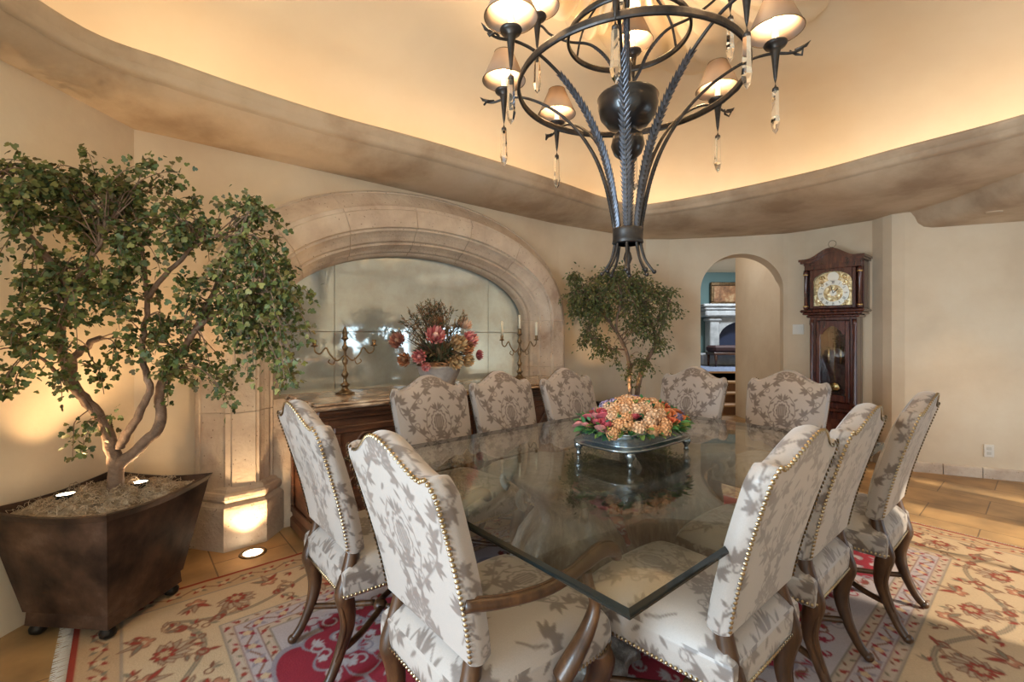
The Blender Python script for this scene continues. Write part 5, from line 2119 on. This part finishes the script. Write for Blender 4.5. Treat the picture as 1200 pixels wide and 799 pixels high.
# hood door and dial
mb = MB()
for sx in (-1, 1):
    cb(mb, min(sx * .205, sx * .170), max(sx * .205, sx * .170), .085, .108, 1.585, 2.0, .005)
cb(mb, -.17, .17, .085, .108, 1.585, 1.615, .005)
pr = [(-.17, 2.0)] + [(.17 * math.cos(t), 1.86 + .115 * math.sin(t)) for t in np.linspace(PI, 0, 21)] + [(.17, 2.0)]
n_ = len(pr)
mb.add([(x, .085, z) for x, z in pr] + [(x, .108, z) for x, z in pr], [tuple(range(2 * n_ - 1, n_ - 1, -1)), tuple(range(n_))] + [(i, i + n_, (i + 1) % n_ + n_, (i + 1) % n_) for i in range(n_)])
mb.build('hood_door', M['mahog'], ck)
dial = MB()
arch_panel(dial, .345, 1.61, 1.855, .118, .06, .07, 24)
silv = plain('silvered_dial', (0.80, 0.78, 0.70), 0.3, 0.5)
dl = dial.build('dial', mottled('engraved_brass', [(0.35, (0.30, 0.20, 0.09)), (0.55, (0.62, 0.48, 0.26)), (0.7, (0.82, 0.74, 0.55))], 40, 0.3, metal=0.7, bump=0.3), ck)
mb = MB()
for r0, r1, y in ((.088, .140, .073), (0.0001, .030, .075)):
    vs = []
    for k in range(48):
        a = 2 * PI * k / 48
        vs += [(r0 * math.cos(a), y, 1.745 + r0 * math.sin(a)), (r1 * math.cos(a), y, 1.745 + r1 * math.sin(a))]
    mb.add(vs, [(2 * k, 2 * k + 1, (2 * k + 3) % 96, (2 * k + 2) % 96) for k in range(48)])
vs = [(0, .073, 1.915)] + [(.052 * math.cos(2 * PI * k / 30), .073, 1.915 + .052 * math.sin(2 * PI * k / 30)) for k in range(30)]
mb.add(vs, [(0, 1 + k, 1 + (k + 1) % 30) for k in range(30)])
mb.build('chapter_ring', silv, dl)
# roman numeral strokes round the ring
NUM = ['XII', 'I', 'II', 'III', 'IIII', 'V', 'VI', 'VII', 'VIII', 'IX', 'X', 'XI']
mb = MB()
for i, s_ in enumerate(NUM):
    a = PI / 2 + i * PI / 6        # mirrored: +x is viewer's left on this face
    wds = {'I': .006, 'V': .012, 'X': .012}
    tot = sum(wds[c] for c in s_)
    x = -tot / 2
    for c in s_:
        w_ = wds[c]
        segs = {'I': [((.5, 0), (.5, 1))], 'V': [((0, 1), (.5, 0)), ((.5, 0), (1, 1))], 'X': [((0, 0), (1, 1)), ((0, 1), (1, 0))]}[c]
        for (ax, az), (bx, bz) in segs:
            P_ = []
            for (qx, qz) in ((ax, az), (bx, bz)):
                lx, lr = x + qx * w_ * .85, .098 + qz * .028
                # radial direction a, tangential clockwise for the viewer
                P_.append(Vector((math.cos(a) * lr + math.sin(a) * -lx * -1 * -1, .0745, 1.745 + math.sin(a) * lr - math.cos(a) * -lx * -1 * -1)))
            mb.tube(P_, .0013, 4)
        x += w_
mb.build('numerals', M['black'], dl)
MB().tube([(0, .078, 1.745), (-.045, .078, 1.79)], [.003, .0045], 6).tube([(0, .080, 1.745), (.02, .080, 1.83)], [.0025, .003], 6).build('hands', M['black'], dl)
for sx in (-1, 1):
    for z in (1.64, 1.85):
        mb = MB()
        for q_ in range(2):
            cv = curl(sx * .105, z, q_ * PI, .014, .9 * sx, 12, .05)
            mb.tube([(x, .074, zz_) for x, zz_ in cv], .004, 5)
        mb.build('spandrel', M['brass'], dl)
    cv = curl(sx * .075, 1.90, PI / 2, .022, -.9 * sx, 12, .05)
    MB().tube([(x, .074, zz_) for x, zz_ in cv], .005, 5).build('spandrel', M['brass'], dl)
MB().lathe([(.006, 2.20), (.012, 2.215), (.006, 2.225)], 10, 0, (0, .1, 0)).tube([(.035 * math.cos(a), .1, 2.258 + .035 * math.sin(a)) for a in np.linspace(0, 2 * PI, 25)], .0025, 5, caps=False).build('finial', M['oldbrass'], ck)


# ================================================================== CHANDELIER
CHX, CHY = 0.557, 2.21
ch = thing('chandelier', 'large wrought-iron chandelier with small shades and hanging crystals over the table', 'chandelier', (CHX, CHY, 0))


def ring_tube(r, z, w, h, seg=96):
    mb = MB()
    vs, m_ = [], 8
    sec = [(-w, -h * .6), (-w * .6, -h), (w * .6, -h), (w, -h * .6), (w, h * .6), (w * .6, h), (-w * .6, h), (-w, h * .6)]
    for i in range(seg):
        a = 2 * PI * i / seg
        for dr_, dz in sec:
            vs.append(((r + dr_) * math.cos(a), (r + dr_) * math.sin(a), z + dz))
    fs = [(i * m_ + k, i * m_ + (k + 1) % m_, ((i + 1) % seg) * m_ + (k + 1) % m_, ((i + 1) % seg) * m_ + k) for i in range(seg) for k in range(m_)]
    return mb.add(vs, fs, 0, False)


ring_tube(0.525, 2.50, 0.008, 0.016).build('lower_ring', M['iron'], ch)
ring_tube(0.285, 2.745, 0.007, 0.014).build('upper_ring', M['iron'], ch)
MB().lathe([(.070, 1.745), (.074, 1.75), (.071, 1.765), (.071, 1.80), (.074, 1.815), (.070, 1.82), (.064, 1.82), (.064, 1.745)], 24).build('collar', M['iron'], ch)
mb = MB().lathe([(.004, 1.60), (.010, 1.61), (.005, 1.625), (.012, 1.65), (.022, 1.675), (.016, 1.70), (.006, 1.72), (.005, 1.78)], 14)
mb.build('finial', M['iron'], ch)
MB().lathe([(.004, 2.145), (.03, 2.15), (.065, 2.18), (.080, 2.22), (.070, 2.265), (.035, 2.29), (.05, 2.30), (.095, 2.315), (.130, 2.36), (.142, 2.41), (.138, 2.435), (.145, 2.445), (.138, 2.455), (.06, 2.475), (.015, 2.50)], 40).build('bowl', M['bowl'], ch)
MB().lathe([(.012, 1.78), (.012, 2.16)], 10).lathe([(.010, 2.48), (.010, 3.30), (.03, 3.31), (.07, 3.34), (.075, 3.36)], 16).build('rod', M['iron'], ch)
hs_low = 2.57
ang_low = [27 + 45 * i for i in range(8)]


def rad_pts(a, prof_):
    return [Vector((r * math.cos(a), r * math.sin(a), z)) for r, z in prof_]


def leafed_tube(mb, pts, rads, l0, l1, lw):
    """iron stem overlaid by rows of cut leaf teeth between fractions l0..l1"""
    mb.tube(pts, rads, 8)
    n = len(pts)
    tot = int((l1 - l0) * n * 1.15)
    for k in range(tot):
        f = (l0 + (l1 - l0) * k / tot) * (n - 1)
        i = min(int(f), n - 2)
        p = pts[i].lerp(pts[i + 1], f - i)
        t = (pts[i + 1] - pts[i]).normalized()
        rd = Vector((p.x, p.y, 0)).normalized()
        if rd.length < .1:
            rd = Vector((1, 0, 0))
        sd = t.cross(rd).normalized()
        ou = sd.cross(t).normalized()
        r = rads[i]
        w_ = lw * (0.65 + 0.35 * math.sin(PI * k / tot))
        for s_ in (-1, 1):
            for oo in (1, -0.5):
                b0 = p - t * .010 + ou * r * .7 * oo
                b1 = p + t * .014 + ou * r * .7 * oo
                tip = p + t * .040 + sd * s_ * w_ + ou * (r * .2 * oo)
                mid = p + sd * s_ * w_ * .50 + t * .004 + ou * r * .5 * oo
                mb.add([b0, mid, tip, b1, (b0 + b1) / 2 + ou * .004 * oo], [(0, 1, 4), (1, 2, 4), (2, 3, 4)], 1)
    return mb


crystal_me = {}


def crystal_mesh(ln, r):
    mb = MB()
    mb.lathe([(r * .55, 0), (r * .8, -.010), (r, -ln * .62), (r * 1.15, -ln * .74), (r * .75, -ln * .90), (0.0006, -ln)], 6, 0, (0, 0, 0), False)
    return mb.mesh('crystal', M['crystal'])


cr_me = crystal_mesh(0.195, 0.0175)
cap_me = MB().lathe([(.003, .02), (.005, .012), (.0125, .006), (.0135, -.006), (.011, -.007)], 12).mesh('crystal_cap', M['iron'])


def lamp_set(a, r, z, zc, big=1.0):
    """candle lamp at the tip of an arm"""
    p = Vector((r * math.cos(a), r * math.sin(a), z))
    mb = MB()
    mb.lathe([(.002, -.155), (.007, -.13), (.012, -.08), (.017, -.03), (.022, -.012), (.018, -.004), (.042, .004), (.048, .014), (.045, .020), (.020, .022), (.020, .030)], 20)
    c = mb.build('candle_cup', M['iron'], ch, p)
    c.parent = ch
    MB().lathe([(.014, .02), (.014, .115), (.002, .118)], 12).build('candle_sleeve', M['sleeve'], c)
    MB().lathe([(.003, .118), (.009, .126), (.010, .136), (.005, .150), (.001, .156)], 10).build('bulb', M['bulb'], c)
    sh = MB()
    sh.lathe([(.112, .068), (.049, .215), (.0475, .215), (.1105, .068), (.112, .068)], 36, caps=False)
    s_ = sh.build('lamp_shade', M['shade'], c)
    for rr, zz_ in ((.112, .068), (.049, .215)):
        MB().tube([(rr * math.cos(t), rr * math.sin(t), zz_) for t in np.linspace(0, 2 * PI, 37)], .0022, 5, caps=False).build('shade_rim', M['oldbrass'], c)
    l = bpy.data.lights.new('bulb_light', 'POINT')
    l.energy = P_BULB
    l.color = WARM
    l.shadow_soft_size = 0.012
    lo = bpy.data.objects.new('bulb_light', l)
    C.objects.link(lo)
    lo.parent = c
    lo.location = (0, 0, .172)
    return c


def hang(p, drop):
    w_ = MB().tube([(0, 0, 0), (0, 0, -drop)], .0016, 5)
    cp = obj('crystal_drop', cr_me, ch, (p.x, p.y, p.z - drop - .012))
    cp['label'] = 'clear crystal drop'
    k = obj('cap', cap_me, cp)
    w_.build('hook', M['iron'], cp, (0, 0, drop + .012))


for i, deg in enumerate(ang_low):
    a = R(deg)
    prof_ = [(.122, 1.608), (.110, 1.622), (.080, 1.67), (.062, 1.74), (.060, 1.80), (.078, 1.92), (.110, 2.06), (.165, 2.20), (.255, 2.34), (.37, 2.45), (.50, 2.525), (.60, 2.545), (.69, 2.535), (.735, 2.545)]
    pts = spline(rad_pts(a, prof_), 6)
    rads = lerp_r([.008, .006, .006, .007, .009, .010, .010, .009, .008, .0075, .007, .0065, .006, .005], 6)
    mb = MB()
    leafed_tube(mb, pts, rads, 0.31, 0.70 if i in (1, 4, 5, 6) else 0.5, 0.029 if i in (1, 4, 5, 6) else .014)
    mb.ball(tuple(pts[0]), .011, seg=8)
    # curled twig end
    e = pts[-1]
    rd = Vector((math.cos(a), math.sin(a), 0))
    sd = Vector((-math.sin(a), math.cos(a), 0))
    mb.tube([e - rd * .03, e + rd * .012 + Vector((0, 0, .012)), e + rd * .03 + Vector((0, 0, .03))], [.006, .008, .001], 6)
    mb.tube([e - rd * .05, e - rd * .02 + sd * .022 - Vector((0, 0, .008)), e + sd * .012 - Vector((0, 0, .02)), e - sd * .006], [.004, .006, .006, .003], 6)
    mb.build('lower_arm', [M['iron'], M['ironleaf']], ch)
    c = lamp_set(a, .63, hs_low, 0)
    hang(Vector((.63 * math.cos(a), .63 * math.sin(a), hs_low - .155)), .018)
for i, deg in enumerate((72, 162, 252, 342)):
    a = R(deg)
    prof_ = [(.010, 2.50), (.05, 2.56), (.10, 2.66), (.18, 2.74), (.285, 2.775), (.38, 2.83), (.43, 2.885), (.49, 2.90), (.54, 2.895)]
    pts = spline(rad_pts(a, prof_), 6)
    rads = lerp_r([.008, .008, .008, .007, .0065, .006, .006, .006, .004], 6)
    mb = MB()
    leafed_tube(mb, pts, rads, 0.02, 0.35, .014)
    e = pts[-1]
    rd = Vector((math.cos(a), math.sin(a), 0))
    mb.tube([e - rd * .03, e + rd * .012 + Vector((0, 0, .012)), e + rd * .03 + Vector((0, 0, .03))], [.006, .008, .001], 6)
    mb.build('upper_arm', [M['iron'], M['ironleaf']], ch)
    lamp_set(a, .45, 2.92, 0)
    hang(Vector((.45 * math.cos(a), .45 * math.sin(a), 2.765)), .018)
for i, deg in enumerate((20, 140, 260)):
    a = R(deg)
    p0, p1 = Vector((.285 * math.cos(a), .285 * math.sin(a), 2.755)), Vector((.012 * math.cos(a), .012 * math.sin(a), 3.15))
    mb = MB().tube(spline([p0, p0.lerp(p1, .35) + Vector((math.cos(a), math.sin(a), 0)) * .05, p0.lerp(p1, .75), p1], 6), .006, 6)
    mb.build('stay', M['iron'], ch)

# ================================================================== POTTED TREES
GREENS = [(0.075, 0.100, 0.024), (0.10, 0.122, 0.030), (0.048, 0.070, 0.022), (0.145, 0.150, 0.040), (0.085, 0.120, 0.050), (0.115, 0.090, 0.030), (0.19, 0.18, 0.055)]


def planter(label, loc, rz, k=1.0):
    t = thing('planter', label, 'planter', loc, rz)
    V_, F_ = [], []
    lv = [(.205, .045), (.212, .05), (.208, .105), (.216, .110), (.300, .545), (.315, .575), (.300, .577), (.270, .50), (.001, .50)]
    # concave-sided square: rim dips a little in the middle of each side
    n_ = 10
    loop = []
    for s_ in range(4):
        a0 = PI / 4 + s_ * PI / 2
        c0 = Vector((math.cos(a0), math.sin(a0))) * math.sqrt(2)
        c1 = Vector((math.cos(a0 + PI / 2), math.sin(a0 + PI / 2))) * math.sqrt(2)
        for j in range(n_):
            f = j / n_
            loop.append((c0.lerp(c1, f), math.sin(PI * f)))
    m_ = len(loop)
    mb = MB()
    for r, z in lv:
        for p, sag in loop:
            zz_ = z - (0.022 * sag if z > .5 and r > .1 else 0)
            mb.v.append((p.x * r * .92, p.y * r * .92, zz_))
    for j in range(len(lv) - 1):
        for i in range(m_):
            mb.f.append((j * m_ + i, j * m_ + (i + 1) % m_, (j + 1) * m_ + (i + 1) % m_, (j + 1) * m_ + i)); mb.m.append(0); mb.sm.append(False)
    mb.f.append(tuple(range(m_ - 1, -1, -1))); mb.m.append(0); mb.sm.append(False)
    mb.build('tapered_box', M['copper'], t)
    for sx in (-1, 1):
        for sy in (-1, 1):
            MB().lathe([(.016, 0), (.030, .012), (.032, .028), (.024, .045), (.024, .05)], 16, 0, (sx * .165, sy * .165, 0)).build('bun_foot', M['black'], t)
    # moss: humped surface plus loose strands
    V_, F_ = [], []
    rr = random.Random(5)
    n_ = 44
    hz = lambda x, y: .525 + .040 * (1 - (x * x + y * y) / 0.12) + .016 * math.sin(x * 31 + 1) * math.sin(y * 27) + .010 * math.sin(x * 71) * math.cos(y * 63)
    P_ = [[((i / (n_ - 1) - .5) * .52, (j / (n_ - 1) - .5) * .52, hz((i / (n_ - 1) - .5) * .52, (j / (n_ - 1) - .5) * .52)) for i in range(n_)] for j in range(n_)]
    ms_ = MB().grid(P_).build('moss', M['moss'], t)
    mb = MB()
    for i in range(750):
        x, y = rr.uniform(-.232, .232), rr.uniform(-.232, .232)
        z = hz(x, y)
        a = rr.uniform(0, 6.28)
        r = rr.uniform(.018, .04)
        tn = rr.uniform(-2.5, 2.5)
        pts = []
        for q_ in range(6):
            aa = a + tn * q_ / 5
            pts.append((x + r * math.cos(aa), y + r * math.sin(aa), z + .003 + .018 * math.sin(PI * q_ / 5) * rr.random()))
        mb.tube(pts, .0013, 3, caps=False, smooth=False)
    o = mb.build('strands', M['strand'], ms_)
    o['kind'] = 'stuff'
    return t


def tree(name, label, base, limbs, clumps, leaf_n, leaf_s, shape, seed, cat='tree', greens=GREENS, twig_r=.0022, inb=None, side_l=0.16):
    """base: world position; limbs: list of (points world, radii); clumps: (world centre, radii xyz, weight)"""
    rr = random.Random(seed)
    t = thing(name, label, cat, base)
    B = Vector(base)
    mb = MB()
    nodes = []
    for pts, rads in limbs:
        sp = spline([Vector(p) - B for p in pts], 6)
        # knotty wobble
        sp = [p + Vector((rr.uniform(-1, 1), rr.uniform(-1, 1), rr.uniform(-1, 1))) * .005 for p in sp]
        rl = lerp_r(rads, 6)
        mb.tube(sp, rl, 8)
        nodes += [(p, r) for p, r in zip(sp, rl)][4:]
    mb.build('trunk', M['bark'], t)
    tw = MB()
    pl_ = []
    wsum = sum(c[2] for c in clumps)
    for (c, rad, wt) in clumps:
        cc = Vector(c) - B
        near = sorted(nodes, key=lambda q_: (q_[0] - cc).length)[:6]
        nl = int(leaf_n * wt / wsum)
        nt_ = max(4, nl // 26)
        for _ in range(nt_):
            s0 = rr.choice(near)[0]
            d = Vector((rr.gauss(0, 1), rr.gauss(0, 1), rr.gauss(0, 1))).normalized() * (rr.random() ** .45)
            e = cc + Vector((d.x * rad[0], d.y * rad[1], d.z * rad[2]))
            mid = s0.lerp(e, .55) + Vector((rr.uniform(-.03, .03), rr.uniform(-.03, .03), rr.uniform(.0, .06)))
            droop = e + (e - mid) * .45 + Vector((0, 0, -rr.uniform(.02, .08)))
            if inb:
                e, droop, mid = inb(e + B) - B, inb(droop + B) - B, inb(mid + B) - B
            sp = spline([s0, mid, e, droop], 5)
            tw.tube(sp, [twig_r * (1.6 - 1.1 * i / len(sp)) for i in range(len(sp))], 4, caps=False, smooth=False)
            # leaves along the outer part and on little side shoots
            for q_ in range(26):
                f = rr.uniform(.42, 1) * (len(sp) - 1)
                i = min(int(f), len(sp) - 2)
                p = sp[i].lerp(sp[i + 1], f - i)
                dr_ = (sp[i + 1] - sp[i]).normalized()
                sh = Vector((rr.gauss(0, 1), rr.gauss(0, 1), rr.gauss(0, .8))).normalized()
                p = p + sh * rr.uniform(.0, side_l) * rr.random()
                if inb:
                    p = inb(p + B) - B
                ld = (sh * .8 + dr_ * .5 + Vector((0, 0, -.55 * rr.random())))
                pl_.append((tuple(p), tuple(ld), (rr.gauss(0, .6), rr.gauss(-.5, .7), rr.gauss(.5, .6)), leaf_s * rr.uniform(.65, 1.2)))
    tw.build('twigs', M['bark'], t)
    V_, F_, C_ = leaf_cloud(pl_, shape, greens, seed)
    obj('foliage', np_mesh('foliage', V_, F_, M['foliage'], C_), t)
    return t


# --- near left tree
pL = (-1.885, 2.150, 0.012)
planter('tapered bronze planter of moss at the left edge under the large tree', (pL[0], pL[1], 0.010), R(-5))


def inb_left(p):
    p = p.copy()
    p.x = max(p.x, -2.17 + .01)
    n_ = (p.x - CX) * NX + (p.y - CY) * NY
    u_ = (p.x - CX) * UX + (p.y - CY) * UY
    lim = 2.02 if abs(u_ - NC) > 1.7 else 1.84
    if n_ > lim:
        p.x -= (n_ - lim) * NX
        p.y -= (n_ - lim) * NY
    if p.z > 2.40:
        p.z = 2.40 - (p.z - 2.40) * .5
    return p


tb_ = Vector((-1.90, 2.19, 0.52))
limbs = [
    ([tb_, pix(135, 540, 2.18), pix(118, 490, 2.16), pix(88, 455, 2.12), pix(86, 420, 2.10), pix(118, 395, 2.12)], [.034, .030, .024, .021, .018, .012]),
    ([pix(135, 548, 2.18), pix(168, 520, 2.20), pix(188, 495, 2.22), pix(186, 465, 2.22), pix(200, 430, 2.24), pix(230, 385, 2.25), pix(255, 330, 2.26)], [.030, .026, .024, .020, .017, .014, .008]),
    ([pix(139, 525, 2.18), pix(160, 490, 2.16), pix(176, 455, 2.16), pix(166, 420, 2.16), pix(172, 360, 2.16), pix(168, 290, 2.15)], [.022, .018, .015, .013, .011, .006]),
    ([pix(172, 350, 2.16), pix(205, 310, 2.16), pix(245, 278, 2.16), pix(280, 282, 2.16)], [.012, .010, .007, .004]),
    ([pix(88, 455, 2.12), pix(70, 400, 2.05), pix(80, 340, 2.00), pix(45, 290, 1.92), pix(12, 250, 1.85), pix(-10, 205, 1.80)], [.020, .018, .016, .013, .010, .006]),
    ([pix(230, 385, 2.25), pix(280, 350, 2.26), pix(320, 330, 2.30)], [.013, .009, .005]),
    ([pix(118, 490, 2.16), pix(70, 440, 2.05), pix(35, 410, 1.95)], [.012, .009, .004]),
    ([pix(80, 340, 2.0), pix(110, 300, 2.05), pix(140, 240, 2.1)], [.010, .008, .004]),
]
cl = [(15, 212, 1.82, 36), (95, 225, 2.1, 46), (60, 205, 1.98, 22), (150, 225, 2.15, 42), (110, 262, 2.1, 44), (178, 200, 2.15, 22), (200, 250, 2.12, 40), (225, 275, 2.12, 26), (160, 275, 2.1, 36), (30, 250, 1.88, 25),
      (275, 245, 2.2, 20), (290, 262, 2.2, 26), (302, 235, 2.2, 13), (285, 300, 2.2, 34), (320, 320, 2.2, 36), (348, 345, 2.2, 26), (330, 380, 2.22, 32), (300, 350, 2.2, 38), (255, 335, 2.2, 34), (275, 390, 2.25, 32),
      (60, 330, 1.98, 36), (15, 310, 1.85, 22), (110, 345, 2.0, 34), (150, 335, 2.1, 26), (75, 372, 1.98, 26), (15, 385, 1.85, 26), (50, 405, 1.9, 20), (215, 370, 2.2, 30), (190, 400, 2.2, 24), (235, 415, 2.25, 28), (165, 380, 2.1, 22),
      (200, 440, 2.25, 24), (245, 455, 2.25, 20), (120, 410, 2.05, 20), (25, 440, 1.86, 18), (345, 420, 2.2, 16), (130, 310, 2.05, 24), (95, 500, 2.05, 10), (100, 435, 2.0, 14), (315, 415, 2.2, 18), (305, 290, 2.2, 24)]
clumps = []
for (x, y, d, r) in cl:
    p = pix(x, y, d)
    k = r / FPX * d
    clumps.append((tuple(p), (k, .17, k * .95), r * r))
lt = tree('potted_tree', 'large artificial tree with small ivy-shaped leaves in the planter at the far left', tuple(tb_), limbs, clumps, 9600, .0265, IVY, 77, inb=inb_left, side_l=0.10)

for i, (dx, dy, lab, pw) in enumerate(((-.165, -.06, 'left glowing spotlight half buried in the moss of the left planter', 3.2), (.03, .11, 'glowing spotlight in the moss just right of the tree trunk', 3.0))):
    p = (pL[0] + dx + .02, pL[1] + dy, .578)
    u_ = thing('planter_spotlight', lab, 'spotlight', p)
    MB().lathe([(.030, -.04), (.038, .0), (.042, .008), (.036, .010), (.034, .004)], 20).build('housing', M['black'], u_)
    MB().lathe([(.0001, .007), (.035, .005)], 20).build('lens', M['lens'], u_)
    spot_up((p[0], p[1], p[2] + .015), P_UP * pw / 3, 95, aim=(p[0] + .12 - .22 * i, p[1] + .12, p[2] + 1), rad=0.012)

# --- far tree
pF = (1.31, 4.95, 0.010)
planter('second bronze planter with a smaller tree in the far corner right of the stone arch', pF, R(40))
fb = Vector((1.33, 4.93, 0.52))
limbs = [
    ([fb, pix(750, 440, 4.92), pix(768, 400, 4.92), pix(758, 365, 4.92), pix(745, 335, 4.9)], [.030, .026, .020, .014, .007]),
    ([fb + Vector((-.06, 0, 0)), pix(738, 440, 4.9), pix(734, 410, 4.88), pix(715, 378, 4.86), pix(695, 355, 4.85), pix(672, 335, 4.8)], [.026, .022, .018, .015, .012, .006]),
    ([pix(734, 410, 4.88), pix(722, 385, 4.8), pix(728, 350, 4.8), pix(722, 325, 4.8)], [.016, .013, .010, .006]),
    ([pix(768, 400, 4.92), pix(778, 375, 4.95), pix(785, 350, 4.95)], [.014, .010, .006]),
    ([pix(734, 410, 4.88), pix(700, 405, 4.8), pix(690, 390, 4.8)], [.010, .008, .005]),
]
cl = [(668, 325, 4.8, 12), (655, 350, 4.8, 11), (675, 350, 4.8, 16), (700, 335, 4.8, 18), (722, 330, 4.85, 22), (745, 330, 4.85, 20), (760, 345, 4.9, 18), (780, 345, 4.95, 12), (790, 360, 4.95, 7), (705, 360, 4.8, 20), (732, 355, 4.85, 22),
      (755, 365, 4.9, 20), (775, 375, 4.9, 14), (690, 375, 4.8, 14), (700, 400, 4.8, 15), (712, 412, 4.8, 10), (745, 385, 4.85, 16), (765, 395, 4.9, 12), (750, 425, 4.8, 13), (740, 440, 4.75, 9), (775, 405, 4.9, 7), (683, 395, 4.8, 10), (668, 360, 4.8, 10)]
clumps = []
for (x, y, d, r) in cl:
    p = pix(x, y, d)
    k = r / FPX * d
    clumps.append((tuple(p), (k, .20, k * .95), r * r))


def inb_far(p):
    p = p.copy()
    n_ = (p.x - CX) * NX + (p.y - CY) * NY
    lim = 2.02 if (p.x - CX) * UX + (p.y - CY) * UY > 1.9 else 1.86
    if n_ > lim:
        p.x -= (n_ - lim) * NX
        p.y -= (n_ - lim) * NY
    p.y = min(p.y, 5.52)
    p.z = min(p.z, 2.42)
    return p


tree('potted_tree', 'smaller leafy tree standing in the far corner behind the chandelier finial', tuple(fb), limbs, clumps, 9500, .033, OVAL, 31, inb=inb_far, side_l=0.13,
     greens=[(0.10, 0.12, 0.035), (0.15, 0.155, 0.045), (0.065, 0.085, 0.03), (0.19, 0.17, 0.06), (0.12, 0.14, 0.06)])
spot_up((1.15, 4.80, .62), P_UP * .5, 110, aim=(1.2, 4.95, 2))

# repeats of a kind share a group
for o in C.objects:
    if o.parent is None:
        k = o.name.split('.')[0]
        g = {'dining_chair': 'damask dining chairs around the glass table', 'candelabrum': 'brass candelabra on the sideboard',
             'planter': 'tapered bronze planters', 'potted_tree': 'trees in the bronze planters', 'planter_spotlight': 'spotlights in the planter moss'}.get(k)
        if g:
            o['group'] = g
